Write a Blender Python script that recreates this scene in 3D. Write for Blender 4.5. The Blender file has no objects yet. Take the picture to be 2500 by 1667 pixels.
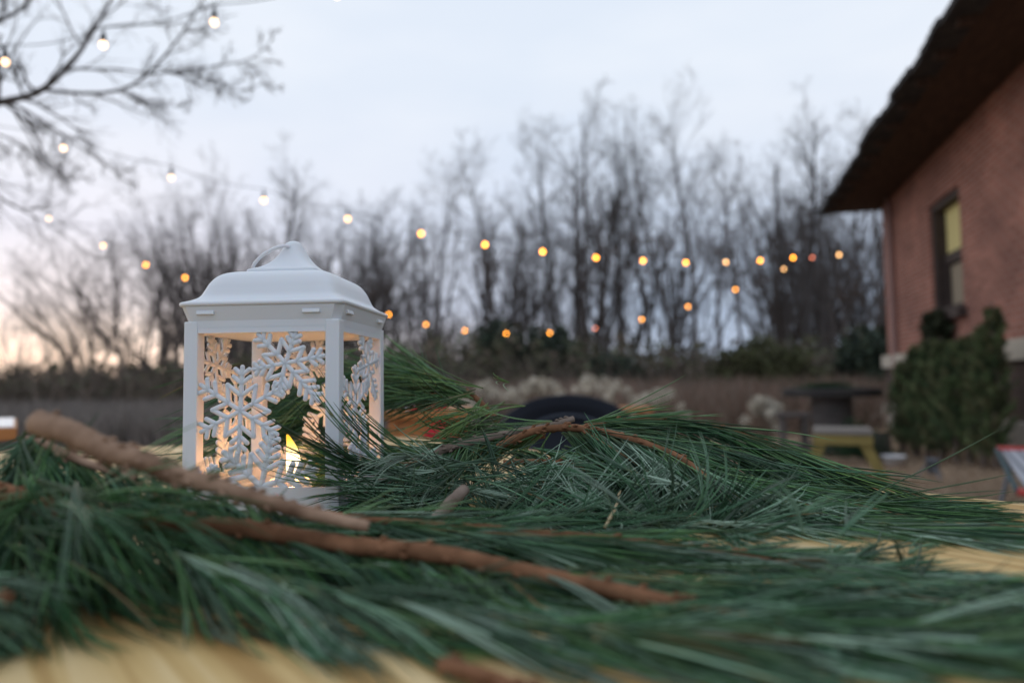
import bpy, bmesh, math, random
import numpy as np
from mathutils import Vector, Matrix
R_ = math.radians
C = bpy.context.scene.collection
scn = bpy.context.scene

# ------------------------------------------------------------------ camera
F = 24 / 36 * 2500
PITCH, ROLL, CAMH = 3.26, -0.69, 0.858
T = 0.75                                   # table top height
cam_d = bpy.data.cameras.new('camera')
cam_d.lens = 24; cam_d.sensor_width = 36; cam_d.clip_start = 0.02; cam_d.clip_end = 900
cam = bpy.data.objects.new('camera', cam_d); C.objects.link(cam)
RM = Matrix.Rotation(R_(90 + PITCH), 3, 'X') @ Matrix.Rotation(R_(ROLL), 3, 'Z')
cam.matrix_world = Matrix.Translation((0, 0, CAMH)) @ RM.to_4x4()
cam_d.dof.use_dof = True
cam_d.dof.focus_distance = 0.585
cam_d.dof.aperture_fstop = 3.4
scn.camera = cam

def at(px, py, Y):
    """point at world depth Y seen at that place of the 2500 x 1667 photograph (used to measure the place)"""
    d = RM @ Vector(((px - 1250) / F, -(py - 833.5) / F, -1))
    k = Y / d.y
    return np.array((d.x * k, Y, CAMH + d.z * k))

def fat(px, Y, z=0.0):
    """point of height z at depth Y below the given column"""
    lo, hi = -3000.0, 6000.0
    for _ in range(50):
        m = (lo + hi) / 2
        if at(px, m, Y)[2] > z: lo = m
        else: hi = m
    return at(px, lo, Y)

# ------------------------------------------------------------------ sky, sun, exposure
SUN_AZ, SUN_EL = -34.0, 5.0                # degrees: azimuth from +Y towards +X, elevation
W = bpy.data.worlds.new('World'); scn.world = W; W.use_nodes = True
nt = W.node_tree; nt.nodes.clear()
def N(tree, kind, **kw):
    n = tree.nodes.new(kind)
    for k, v in kw.items():
        if k.startswith('i_'): n.inputs[k[2:].replace('_', ' ')].default_value = v
        else: setattr(n, k, v)
    return n
def ramp(tree, stops, interp='LINEAR'):
    r = tree.nodes.new('ShaderNodeValToRGB'); cr = r.color_ramp; cr.interpolation = interp
    while len(cr.elements) < len(stops): cr.elements.new(0.5)
    for e, (p, c) in zip(cr.elements, stops):
        e.position = p; e.color = (*c, 1) if len(c) == 3 else c
    return r
L = nt.links.new
sky = N(nt, 'ShaderNodeTexSky', sky_type='NISHITA', sun_disc=False)
sky.sun_elevation = R_(SUN_EL); sky.sun_rotation = R_(SUN_AZ)
bg1 = N(nt, 'ShaderNodeBackground'); bg1.inputs['Strength'].default_value = 0.10
L(sky.outputs[0], bg1.inputs['Color'])
tc = N(nt, 'ShaderNodeTexCoord')
sep = N(nt, 'ShaderNodeSeparateXYZ'); L(tc.outputs['Generated'], sep.inputs[0])
rz = ramp(nt, [(0.0, (.48, .60, .80)), (.10, (.54, .66, .87)), (.25, (.745, .83, .98)), (.42, (.86, .93, 1.04)), (1.0, (.82, .91, 1.04))])
L(sep.outputs['Z'], rz.inputs[0])
# cloud cover: soft bands
mp = N(nt, 'ShaderNodeMapping'); mp.inputs['Scale'].default_value = (1.3, 1.3, 4.0)
L(tc.outputs['Generated'], mp.inputs[0])
nz = N(nt, 'ShaderNodeTexNoise'); nz.inputs['Scale'].default_value = 2.2; nz.inputs['Detail'].default_value = 3
L(mp.outputs[0], nz.inputs['Vector'])
rc = ramp(nt, [(.35, (.95, .965, .98)), (.65, (1.06, 1.04, 1.015))])
L(nz.outputs[0], rc.inputs[0])
mul = N(nt, 'ShaderNodeMixRGB', blend_type='MULTIPLY'); mul.inputs[0].default_value = 1
L(rz.outputs[0], mul.inputs[1]); L(rc.outputs[0], mul.inputs[2])
# light of the low sun behind the clouds
dot = N(nt, 'ShaderNodeVectorMath', operation='DOT_PRODUCT')
dot.inputs[1].default_value = (math.sin(R_(SUN_AZ)), math.cos(R_(SUN_AZ)), 0.02)
L(tc.outputs['Generated'], dot.inputs[0])
rs = ramp(nt, [(.0, (0, 0, 0)), (.70, (.05, .05, .05)), (.92, (.5, .5, .5)), (1.0, (1, 1, 1))])
L(dot.outputs['Value'], rs.inputs[0])
rw = ramp(nt, [(0.0, (1.5, .92, .42)), (.05, (1.10, .68, .32)), (.10, (.52, .33, .20)), (.2, (.20, .11, .085)), (.36, (.08, .05, .035)), (.6, (0, 0, 0))])
L(sep.outputs['Z'], rw.inputs[0])
mw = N(nt, 'ShaderNodeMixRGB', blend_type='MULTIPLY'); mw.inputs[0].default_value = 1
L(rs.outputs[0], mw.inputs[1]); L(rw.outputs[0], mw.inputs[2])
add = N(nt, 'ShaderNodeMixRGB', blend_type='ADD'); add.inputs[0].default_value = 0.75
L(mul.outputs[0], add.inputs[1]); L(mw.outputs[0], add.inputs[2])
# overcast is brighter on the side away from the dusk bank of trees (behind the photographer)
rb = ramp(nt, [(0.0, (1.02, 1.05, 1.10)), (.5, (1.0, 1.01, 1.03)), (1.0, (1, 1, 1))])
mr = N(nt, 'ShaderNodeMapRange'); mr.inputs[1].default_value = -1; mr.inputs[2].default_value = .6
L(sep.outputs['Y'], mr.inputs[0]); L(mr.outputs[0], rb.inputs[0])
m2 = N(nt, 'ShaderNodeMixRGB', blend_type='MULTIPLY'); m2.inputs[0].default_value = 1
L(add.outputs[0], m2.inputs[1]); L(rb.outputs[0], m2.inputs[2])
bg2 = N(nt, 'ShaderNodeBackground'); L(m2.outputs[0], bg2.inputs['Color']); bg2.inputs['Strength'].default_value = 1.0
ms = N(nt, 'ShaderNodeMixShader'); ms.inputs[0].default_value = 0.93
L(bg1.outputs[0], ms.inputs[1]); L(bg2.outputs[0], ms.inputs[2])
wo = N(nt, 'ShaderNodeOutputWorld'); L(ms.outputs[0], wo.inputs[0])

sd = bpy.data.lights.new('sun', 'SUN'); sd.energy = 0.5; sd.angle = R_(25); sd.color = (1, .82, .62)
so = bpy.data.objects.new('sun', sd); C.objects.link(so)
sv = Vector((math.sin(R_(SUN_AZ)) * math.cos(R_(SUN_EL)), math.cos(R_(SUN_AZ)) * math.cos(R_(SUN_EL)), math.sin(R_(SUN_EL))))
so.rotation_euler = sv.to_track_quat('Z', 'Y').to_euler(); so.location = (-20, 30, 12)

scn.view_settings.view_transform = 'Standard'; scn.view_settings.look = 'None'
scn.view_settings.exposure = 0.0; scn.view_settings.gamma = 1
scn.cycles.max_bounces = 6; scn.cycles.diffuse_bounces = 3; scn.cycles.use_denoising = True

# ------------------------------------------------------------------ materials
def mat(name, col, rough=.7, spec=.3, vary=None, scale=8, detail=4, stretch=(1, 1, 1), bump=0.0, bscale=None, attr=False, emit=None, metal=0, sss=0, coords='Object'):
    m = bpy.data.materials.new(name); m.use_nodes = True
    t = m.node_tree; b = t.nodes['Principled BSDF']
    b.inputs['Roughness'].default_value = rough; b.inputs['Specular IOR Level'].default_value = spec
    b.inputs['Metallic'].default_value = metal
    b.inputs['Base Color'].default_value = (*col, 1)
    src = None
    if attr:
        a = N(t, 'ShaderNodeVertexColor', layer_name='Col'); src = a.outputs[0]
    if vary is not None or bump:
        c = N(t, 'ShaderNodeTexCoord'); mpp = N(t, 'ShaderNodeMapping'); mpp.inputs['Scale'].default_value = stretch
        t.links.new(c.outputs[coords], mpp.inputs[0])
        nz = N(t, 'ShaderNodeTexNoise'); nz.inputs['Scale'].default_value = scale; nz.inputs['Detail'].default_value = detail
        t.links.new(mpp.outputs[0], nz.inputs['Vector'])
        if vary is not None:
            r = ramp(t, [(.3, col), (.7, vary)]); t.links.new(nz.outputs[0], r.inputs[0])
            if src is not None:
                mm = N(t, 'ShaderNodeMixRGB', blend_type='MULTIPLY'); mm.inputs[0].default_value = 1
                t.links.new(src, mm.inputs[1]); t.links.new(r.outputs[0], mm.inputs[2]); src = mm.outputs[0]
            else: src = r.outputs[0]
        if bump:
            nb = N(t, 'ShaderNodeTexNoise'); nb.inputs['Scale'].default_value = bscale or scale * 3; nb.inputs['Detail'].default_value = 3
            t.links.new(mpp.outputs[0], nb.inputs['Vector'])
            bp = N(t, 'ShaderNodeBump'); bp.inputs['Strength'].default_value = bump
            t.links.new(nb.outputs[0], bp.inputs['Height']); t.links.new(bp.outputs[0], b.inputs['Normal'])
    if src is not None: t.links.new(src, b.inputs['Base Color'])
    if emit:
        b.inputs['Emission Color'].default_value = (*emit[0], 1); b.inputs['Emission Strength'].default_value = emit[1]
    if sss:
        b.inputs['Subsurface Weight'].default_value = sss; b.inputs['Subsurface Radius'].default_value = (.01, .006, .004); b.inputs['Subsurface Scale'].default_value = .3
    return m

# ------------------------------------------------------------------ object helpers
def link(o, parent=None):
    C.objects.link(o)
    if parent is not None: o.parent = parent
    return o
def tag(o, label=None, cat=None, group=None, kind=None):
    if label: o['label'] = label
    if cat: o['category'] = cat
    if group: o['group'] = group
    if kind: o['kind'] = kind
    return o
def empty(name, loc=(0, 0, 0), rz=0.0):
    o = bpy.data.objects.new(name, None); o.empty_display_size = .05
    o.location = tuple(float(v) for v in loc); o.rotation_euler = (0, 0, rz); C.objects.link(o)
    return o
def npmesh(name, V, Q, m, parent=None, col=None, smooth=True, tris=None):
    """mesh from numpy arrays: V (n,3), Q (k,4) quads, optional tris (j,3), optional colours per vertex"""
    me = bpy.data.meshes.new(name)
    V = np.asarray(V, dtype=np.float32); me.vertices.add(len(V)); me.vertices.foreach_set('co', V.ravel())
    Q = np.asarray(Q, dtype=np.int32).reshape(-1, 4); nq = len(Q)
    T3 = np.zeros((0, 3), np.int32) if tris is None else np.asarray(tris, np.int32).reshape(-1, 3); n3 = len(T3)
    me.loops.add(nq * 4 + n3 * 3); me.loops.foreach_set('vertex_index', np.concatenate([Q.ravel(), T3.ravel()]))
    me.polygons.add(nq + n3)
    st = np.concatenate([np.arange(nq) * 4, nq * 4 + np.arange(n3) * 3]).astype(np.int32)
    me.polygons.foreach_set('loop_start', st)
    me.polygons.foreach_set('use_smooth', np.full(nq + n3, smooth))
    if col is not None:
        a = me.color_attributes.new('Col', 'FLOAT_COLOR', 'POINT')
        cc = np.ones((len(V), 4), np.float32); cc[:, :3] = col; a.data.foreach_set('color', cc.ravel())
    me.update(); me.validate()
    me.materials.append(m)
    return link(bpy.data.objects.new(name, me), parent)
def bobj(name, bm, m, parent=None, smooth=False, bevel=0, seg=2):
    if bevel:
        bmesh.ops.bevel(bm, geom=[e for e in bm.edges], offset=bevel, segments=seg, affect='EDGES', profile=.6)
    bmesh.ops.recalc_face_normals(bm, faces=bm.faces)
    me = bpy.data.meshes.new(name); bm.to_mesh(me); bm.free()
    for p in me.polygons: p.use_smooth = smooth
    me.materials.append(m)
    return link(bpy.data.objects.new(name, me), parent)
def box(bm, x0, x1, y0, y1, z0, z1, M=None):
    v = [bm.verts.new(Vector(p) if M is None else M @ Vector(p)) for p in
         ((x0, y0, z0), (x1, y0, z0), (x1, y1, z0), (x0, y1, z0), (x0, y0, z1), (x1, y0, z1), (x1, y1, z1), (x0, y1, z1))]
    for f in ((0, 3, 2, 1), (4, 5, 6, 7), (0, 1, 5, 4), (1, 2, 6, 5), (2, 3, 7, 6), (3, 0, 4, 7)):
        bm.faces.new([v[i] for i in f])
def boxobj(name, x0, x1, y0, y1, z0, z1, m, parent=None, bevel=.0, M=None):
    bm = bmesh.new(); box(bm, x0, x1, y0, y1, z0, z1, M); return bobj(name, bm, m, parent, bevel=bevel)
def tubes(P, Rr, sides=3, rng=None):
    """P (N,S,3) centre lines, Rr (N,S) radii -> verts, quads"""
    P = np.asarray(P, float); Rr = np.asarray(Rr, float); n, s, _ = P.shape
    Tn = np.gradient(P, axis=1); Tn /= np.linalg.norm(Tn, axis=2, keepdims=True) + 1e-12
    rng = rng or np.random.default_rng(1)
    ref = rng.normal(size=(n, 1, 3)); m = Tn.mean(axis=1, keepdims=True)
    m /= np.linalg.norm(m, axis=2, keepdims=True) + 1e-12
    ref = ref - (ref * m).sum(2, keepdims=True) * m
    A = np.cross(Tn, ref); A /= np.linalg.norm(A, axis=2, keepdims=True) + 1e-12
    B = np.cross(Tn, A)
    an = np.arange(sides) * 2 * np.pi / sides
    V = P[:, :, None, :] + Rr[:, :, None, None] * (np.cos(an)[None, None, :, None] * A[:, :, None, :] + np.sin(an)[None, None, :, None] * B[:, :, None, :])
    idx = np.arange(n * s * sides).reshape(n, s, sides)
    a = idx[:, :-1, :]; b = np.roll(idx, -1, axis=2)[:, :-1, :]
    c = np.roll(idx, -1, axis=2)[:, 1:, :]; d = idx[:, 1:, :]
    Q = np.stack([a, b, c, d], axis=-1).reshape(-1, 4)
    return V.reshape(-1, 3), Q
def merge(parts):
    Vs, Qs, Cs, o = [], [], [], 0
    for p in parts:
        Vs.append(p[0]); Qs.append(p[1] + o); o += len(p[0])
        if len(p) > 2: Cs.append(p[2])
    return np.concatenate(Vs), np.concatenate(Qs), (np.concatenate(Cs) if Cs else None)
def resample(pts, n):
    pts = np.asarray(pts, float)
    # Catmull-Rom through the points
    P = np.vstack([2 * pts[0] - pts[1], pts, 2 * pts[-1] - pts[-2]]); out = []
    k = len(pts) - 1
    for u in np.linspace(0, k - 1e-6, n):
        i = int(u); t = u - i; p0, p1, p2, p3 = P[i:i + 4]
        out.append(.5 * ((2 * p1) + (-p0 + p2) * t + (2 * p0 - 5 * p1 + 4 * p2 - p3) * t * t + (-p0 + 3 * p1 - 3 * p2 + p3) * t ** 3))
    return np.array(out)
def rodmesh(pts, radii, sides=12, n=None, lump=0.0, seed=0, caps=True):
    n = n or max(len(pts) * 4, 4)
    P = resample(pts, n) if len(pts) > 2 else np.linspace(pts[0], pts[1], n)
    Rr = np.interp(np.linspace(0, 1, n), np.linspace(0, 1, len(radii)), radii)
    rng = np.random.default_rng(seed)
    V, Q = tubes(P[None], Rr[None], sides, rng)
    if lump:
        V = V.reshape(n, sides, 3); off = rng.normal(size=(n, sides, 1)) * lump
        ring = rng.normal(size=(n, 1, 1)) * lump * 1.4
        V = (P[:, None, :] + (V - P[:, None, :]) * (1 + off + ring)).reshape(-1, 3)
    T3 = None
    if caps:
        k = len(V); V = np.vstack([V, P[0], P[-1]])
        t = [(k, (j + 1) % sides, j) for j in range(sides)] + [(k + 1, (n - 1) * sides + j, (n - 1) * sides + (j + 1) % sides) for j in range(sides)]
        T3 = np.array(t)
    return V, Q, T3
def rod(name, pts, radii, m, parent=None, sides=12, n=None, lump=0.0, seed=0):
    V, Q, T3 = rodmesh(pts, radii, sides, n, lump, seed)
    return npmesh(name, V, Q, m, parent, tris=T3)

# ================================================================== SETTING: ground
def ground_mat():
    m = mat('ground_straw', (.20, .15, .11), .95, .1); t = m.node_tree; b = t.nodes['Principled BSDF']
    c = N(t, 'ShaderNodeTexCoord')
    n1 = N(t, 'ShaderNodeTexNoise'); n1.inputs['Scale'].default_value = .35; n1.inputs['Detail'].default_value = 6
    n2 = N(t, 'ShaderNodeTexNoise'); n2.inputs['Scale'].default_value = 9; n2.inputs['Detail'].default_value = 6; n2.inputs['Roughness'].default_value = .7
    t.links.new(c.outputs['Object'], n1.inputs['Vector']); t.links.new(c.outputs['Object'], n2.inputs['Vector'])
    r1 = ramp(t, [(.32, (.26, .20, .14)), (.5, (.42, .31, .22)), (.7, (.52, .39, .28))])
    r2 = ramp(t, [(.3, (.45, .45, .45)), (.5, (.95, .95, .95)), (.72, (1.35, 1.3, 1.2))])
    t.links.new(n1.outputs[0], r1.inputs[0]); t.links.new(n2.outputs[0], r2.inputs[0])
    mm = N(t, 'ShaderNodeMixRGB', blend_type='MULTIPLY'); mm.inputs[0].default_value = 1
    t.links.new(r1.outputs[0], mm.inputs[1]); t.links.new(r2.outputs[0], mm.inputs[2]); t.links.new(mm.outputs[0], b.inputs['Base Color'])
    bp = N(t, 'ShaderNodeBump'); bp.inputs['Strength'].default_value = .6; bp.inputs['Distance'].default_value = .05
    t.links.new(n2.outputs[0], bp.inputs['Height']); t.links.new(bp.outputs[0], b.inputs['Normal'])
    return m
M_ground = ground_mat()
g = 161
xs = np.sign(np.linspace(-1, 1, g)) * np.abs(np.linspace(-1, 1, g)) ** 2.4 * 400
X, Y = np.meshgrid(xs, xs + 0.0)
rng = np.random.default_rng(5)
Z = .02 * np.sin(X * 1.3 + 2 * np.sin(Y * .7)) * np.cos(Y * 1.1 + np.sin(X)) + rng.normal(size=X.shape) * .006
V = np.stack([X.ravel(), Y.ravel(), Z.ravel() - .02], 1)
ii = np.arange(g * g).reshape(g, g)
Q = np.stack([ii[:-1, :-1], ii[:-1, 1:], ii[1:, 1:], ii[1:, :-1]], -1).reshape(-1, 4)
tag(npmesh('ground', V, Q, M_ground), kind='structure')

# ================================================================== blades, leaves
def blades(n, pos, h, w, lean, cols, rng, S=4):
    """upright ribbons as 3-sided tubes; pos (n,3)"""
    d = rng.normal(size=(n, 3)) * lean; d[:, 2] = 1; d /= np.linalg.norm(d, axis=1, keepdims=True)
    side = rng.normal(size=(n, 3)); side[:, 2] = 0
    t = np.linspace(0, 1, S)[None, :, None]; H = (h * (0.55 + .6 * rng.random(n)))[:, None, None]
    P = pos[:, None, :] + d[:, None, :] * t * H + side[:, None, :] * t ** 2 * H * .18
    Rr = w * (1 - .85 * np.linspace(0, 1, S))[None, :] * (0.7 + .6 * rng.random((n, 1)))
    V, Q = tubes(P, Rr, 3, rng)
    c = np.asarray(cols)[rng.integers(0, len(cols), n)] * (0.7 + .6 * rng.random((n, 1)))
    return V, Q, np.repeat(c, S * 3, axis=0)
def leafquads(P, size, cols, rng, elong=1.6):
    n = len(P); a = rng.normal(size=(n, 3)); a /= np.linalg.norm(a, axis=1, keepdims=True)
    b = np.cross(a, rng.normal(size=(n, 3))); b /= np.linalg.norm(b, axis=1, keepdims=True)
    s = (size * (0.6 + .8 * rng.random(n)))[:, None]
    V = np.stack([P - a * s * elong, P + b * s, P + a * s * elong, P - b * s], 1).reshape(-1, 3)
    Q = np.arange(4 * n).reshape(n, 4)
    c = np.asarray(cols)[rng.integers(0, len(cols), n)] * (0.6 + .8 * rng.random((n, 1)))
    return V, Q, np.repeat(c, 4, axis=0)
M_leaf = mat('foliage', (1, 1, 1), .8, .15, attr=True)
M_drygrass = mat('dry_grass', (1, 1, 1), .95, .05, attr=True)

# grassy field beyond the table: dead grass, one mass
rng = np.random.default_rng(11)
parts = []
n = 30000
yy = 9.5 + 16 * rng.random(n) ** 1.6; px = rng.uniform(-350, 1250, n)
xx = (px - 1250) / F * yy
clump = (np.sin(xx * 1.9 + yy * .7) * np.cos(yy * 2.3 - xx * .8) + 1) / 2
keep = rng.random(n) < .35 + .65 * clump
pos = np.stack([xx, yy, np.zeros(n)], 1)[keep]
parts.append(blades(len(pos), pos, .52, .010, .22, [(.21, .185, .165), (.27, .235, .205), (.16, .145, .13), (.23, .20, .185)], rng))
V, Q, cc = merge(parts)
tag(npmesh('dry_grass', V, Q, M_drygrass, col=cc), 'grey brown dead grass standing across the open field', 'grass', kind='stuff')
# reddish brown brush band in the middle and right
n = 20000
yy = 10 + 13 * rng.random(n); px = rng.uniform(1000, 2150, n); xx = (px - 1250) / F * yy
clump = (np.sin(xx * 1.4 + yy) * np.cos(yy * 1.7 - xx) + 1) / 2
keep = rng.random(n) < .25 + .75 * clump
pos = np.stack([xx, yy, np.zeros(n)], 1)[keep]
V, Q, cc = blades(len(pos), pos, .85, .011, .3, [(.25, .165, .125), (.32, .225, .175), (.19, .15, .115), (.29, .235, .19)], rng)
tag(npmesh('brush', V, Q, M_drygrass, col=cc), 'reddish brown dead brush below the trees', 'brush', kind='stuff')
# short straw on the yard to the right
n = 22000
yy = 2.6 + 7 * rng.random(n) ** 1.3; px = rng.uniform(1500, 2900, n); xx = (px - 1250) / F * yy
pos = np.stack([xx, yy, np.zeros(n)], 1)
V, Q, cc = blades(n, pos, .07, .0035, 1.5, [(.45, .33, .23), (.52, .40, .29), (.34, .25, .18)], rng, 3)
tag(npmesh('straw', V, Q, M_drygrass, col=cc), 'brown straw and dead leaves scattered over the yard', 'straw', kind='stuff')

# ================================================================== bare trees
def perp(d, rng):
    r = rng.normal(size=d.shape); r -= (r * d).sum(-1, keepdims=True) * d
    return r / (np.linalg.norm(r, axis=-1, keepdims=True) + 1e-9)
def grow(P, Rr, nch, t0, t1, lf, ang, up, rf, S, rng, wig=.12, minr=.004, taper=.25):
    n, s, _ = P.shape
    idx = np.repeat(np.arange(n), nch); k = len(idx)
    t = t0 + (t1 - t0) * (np.tile(np.arange(nch), n) + rng.random(k)) / nch
    f = t * (s - 1); i0 = np.minimum(f.astype(int), s - 2); fr = (f - i0)[:, None]
    base = P[idx, i0] * (1 - fr) + P[idx, i0 + 1] * fr
    r0 = Rr[idx, i0] * (1 - fr[:, 0]) + Rr[idx, i0 + 1] * fr[:, 0]
    tan = P[idx, i0 + 1] - P[idx, i0]; tan /= np.linalg.norm(tan, axis=1, keepdims=True) + 1e-9
    ln = np.linalg.norm(np.diff(P, axis=1), axis=2).sum(1)[idx] * lf * (1.15 - .6 * t) * (0.6 + .7 * rng.random(k))
    a = ang * (0.7 + .6 * rng.random(k))[:, None]
    d = tan * np.cos(a) + perp(tan, rng) * np.sin(a)
    out = np.zeros((k, S, 3)); out[:, 0] = base; st = (ln / (S - 1))[:, None]
    for j in range(1, S):
        d = d + rng.normal(size=d.shape) * wig; d[:, 2] += up
        d /= np.linalg.norm(d, axis=1, keepdims=True)
        out[:, j] = out[:, j - 1] + d * st
    rr = np.maximum(r0 * rf, minr)[:, None] * np.linspace(1, taper, S)[None, :]
    return out, np.maximum(rr, minr * .55)
BARK = [(.095, .082, .076), (.12, .10, .092), (.078, .068, .064)]
M_bark = mat('bare_bark', (1, 1, 1), .95, .08, attr=True)
def cols_for(V, base, rng, per):
    k = len(V) // per + 1
    return (np.asarray(base) * (0.8 + .45 * rng.random((k, 1)))).repeat(per, 0)[:len(V)]
def tree_arrays(kind, H, seed, dens=1.0, tw=.0065):
    rng = np.random.default_rng(seed); S = 12
    if kind == 'tall': nst, lean, r0, cr = 1 + int(rng.random() < .45), .05, H * .0125, .36
    else: nst, lean, r0, cr = 4, .26, H * .0115, .10
    P = np.zeros((nst, S, 3)); d = rng.normal(size=(nst, 3)) * lean; d[:, 2] = 1
    d /= np.linalg.norm(d, axis=1, keepdims=True); hh = H * (0.8 + .2 * rng.random(nst)); hh[0] = H
    for j in range(1, S):
        d = d + rng.normal(size=d.shape) * (.06 if kind == 'tall' else .10); d[:, 2] += .05
        d /= np.linalg.norm(d, axis=1, keepdims=True); P[:, j] = P[:, j - 1] + d * (hh / (S - 1))[:, None]
    R0 = r0 * (0.75 + .4 * rng.random((nst, 1))) * np.linspace(1, .18, S)[None, :] * (1 + .5 * np.exp(-np.arange(S) * 2.2))[None]
    if kind == 'tall':
        A, RA = grow(P, R0, int(15 * dens) + 2, cr, .98, .34, .70, .085, .50, 9, rng, .17, .010)
    else:
        A, RA = grow(P, R0, int(10 * dens) + 2, .15, .98, .46, .60, .07, .55, 8, rng, .13, .012)
    B, RB = grow(A, RA, max(4, int(7 * dens)), .15, 1, .46, .75, .05, .6, 6, rng, .17, .0065)
    Cc, RC = grow(B, RB, max(3, int(5 * dens)), .15, 1, .55, .75, .03, .65, 5, rng, .17, tw * .85)
    D, RD = grow(Cc, RC, max(2, int(3 * dens)), .1, 1, .6, .65, .02, .7, 4, rng, .14, tw * .7)
    tr = [tubes(P, R0, 8, rng)]; cw = [tubes(A, RA, 5, rng), tubes(B, RB, 4, rng), tubes(Cc, RC, 3, rng), tubes(D, RD, 3, rng)]
    tip = D[:, -1]
    return tr, cw, tip, rng
VAR = {}
def variant(kind, k):
    if (kind, k) in VAR: return VAR[(kind, k)]
    H = 13 if kind == 'tall' else 8.5
    tr, cw, tip, rng = tree_arrays(kind, H, 100 + k * 7 + (50 if kind != 'tall' else 0), 1.0 if kind == 'tall' else .9)
    a = merge(tr); b = merge(cw)
    col = BARK[k % 3]
    root = empty('bare_tree')
    npmesh('trunk', a[0], a[1], M_bark, root, col=cols_for(a[0], col, rng, 96))
    npmesh('crown', b[0], b[1], M_bark, root, col=cols_for(b[0], np.array(col) * 1.05, rng, 40))
    if k in (1, 3) and kind == 'tall':
        sel = tip[(tip[:, 2] < H * .62)]; sel = sel[rng.random(len(sel)) < .5]
        if len(sel):
            P = np.repeat(sel, 3, 0) + rng.normal(size=(len(sel) * 3, 3)) * .08
            lv = leafquads(P, .035, [(.10, .055, .035), (.12, .075, .05)], rng)
            npmesh('dead_leaves', lv[0], lv[1], M_leaf, root, col=lv[2], smooth=False)
    H = float(np.percentile(b[0][:, 2], 99.7))
    VAR[(kind, k)] = [root, H, False]
    return VAR[(kind, k)]
def copy_thing(root):
    r = root.copy(); C.objects.link(r)
    for ch in root.children:
        c = ch.copy(); C.objects.link(c); c.parent = r
        for g_ in ch.children:
            d = g_.copy(); C.objects.link(d); d.parent = c
    return r
def place_tree(kind, k, px, topy, Y, rz, label, group='bare trees along the edge of the wood'):
    v = variant(kind, k); root, H, used = v
    o = copy_thing(root) if used else root
    v[2] = True
    h = at(px, topy, Y)[2]; b = fat(px, Y, 0)
    s = h / H
    o.location = (b[0], Y, -.05); o.rotation_euler = (0, 0, rz); o.scale = (s, s, s) if kind != 'tall' else (s * .95, s * .95, s)
    return tag(o, label, 'tree', group)
TREES = [
 ('tall', 0, 1353, 225, 30, .3, 'slender pale bare tree, leftmost of the tall ones right of the gap in the treetops'),
 ('tall', 1, 1412, 240, 32, 1.9, 'bare tree with scattered brown leaves close right of the leftmost tall slender one'),
 ('tall', 2, 1532, 243, 31, 4.0, 'straight bare tree standing alone between the two pairs of tall trees'),
 ('tall', 3, 1660, 205, 29, 2.6, 'tall bare tree with russet leaves left of the forked one'),
 ('tall', 4, 1712, 188, 28, .8, 'big bare forked tree, the highest top in the wood'),
 ('tall', 1, 1822, 330, 33, 5.1, 'thinner lower bare tree between the highest top and the dark ivy trunk'),
 ('tall', 2, 1962, 205, 28, 1.2, 'heavy dark bare tree left of the roof corner'),
 ('tall', 0, 2015, 430, 26, 3.1, 'dark leaning bare tree just below the roof corner'),
 ('tall', 3, 2105, 450, 30, .4, 'bare tree under the eave beside the brick wall corner'),
 ('tall', 4, 2150, 230, 34, 2.2, 'bare tree whose top shows just left of the roof edge'),
 ('tall', 2, 1290, 480, 29, 2.9, 'bare tree over the dark evergreen shrubs in the middle of the wood'),
 ('tall', 1, 1205, 345, 31, .9, 'narrow bare tree with a high thin top, middle of the treeline'),
 ('tall', 4, 1062, 350, 31, 4.4, 'broad bare tree with fanned limbs above the fourth bulb of the upper string'),
 ('tall', 3, 960, 430, 30, 1.5, 'bare tree behind the right corner of the lantern roof'),
 ('tall', 0, 890, 440, 32, 5.6, 'bare tree right of the lantern finial, seen through the upper string'),
 ('spreading', 0, 800, 480, 33, .5, 'low many-stemmed bare tree just right of the lantern finial'),
 ('tall', 2, 672, 315, 32, 3.3, 'high bare tree with an open top, left of the lantern finial'),
 ('spreading', 1, 590, 420, 30, 2.0, 'many-stemmed bare tree behind the lantern handle'),
 ('spreading', 2, 500, 395, 31, 1.1, 'dense bare tree rising over the left edge of the lantern roof'),
 ('spreading', 0, 345, 465, 28, 4.2, 'wide spreading bare tree with dark fanned stems left of the lantern'),
 ('spreading', 1, 430, 520, 29, 5.5, 'bare tree touching the left side of the lantern'),
 ('spreading', 2, 215, 560, 31, 2.5, 'low bare tree with drooping left side against the sunset'),
 ('spreading', 0, 55, 700, 33, 3.0, 'small bare tree at the far left in the yellow glow'),
 ('spreading', 1, 150, 740, 36, .2, 'small thin bare tree, second from the far left in the yellow glow'),
 ('tall', 1, 1765, 300, 34, 3.9, 'bare tree with russet lower crown right of the highest top'),
 ('tall', 3, 1895, 380, 36, 2.4, 'faint thin bare tree left of the heavy dark one'),
 ('tall', 0, 1600, 300, 36, 1.4, 'faint thin bare tree left of the pair with the highest top'),
 ('tall', 4, 1475, 420, 37, 5.0, 'faint bare tree left of the straight solitary one'),
]
for a in TREES: place_tree(*a)

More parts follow.
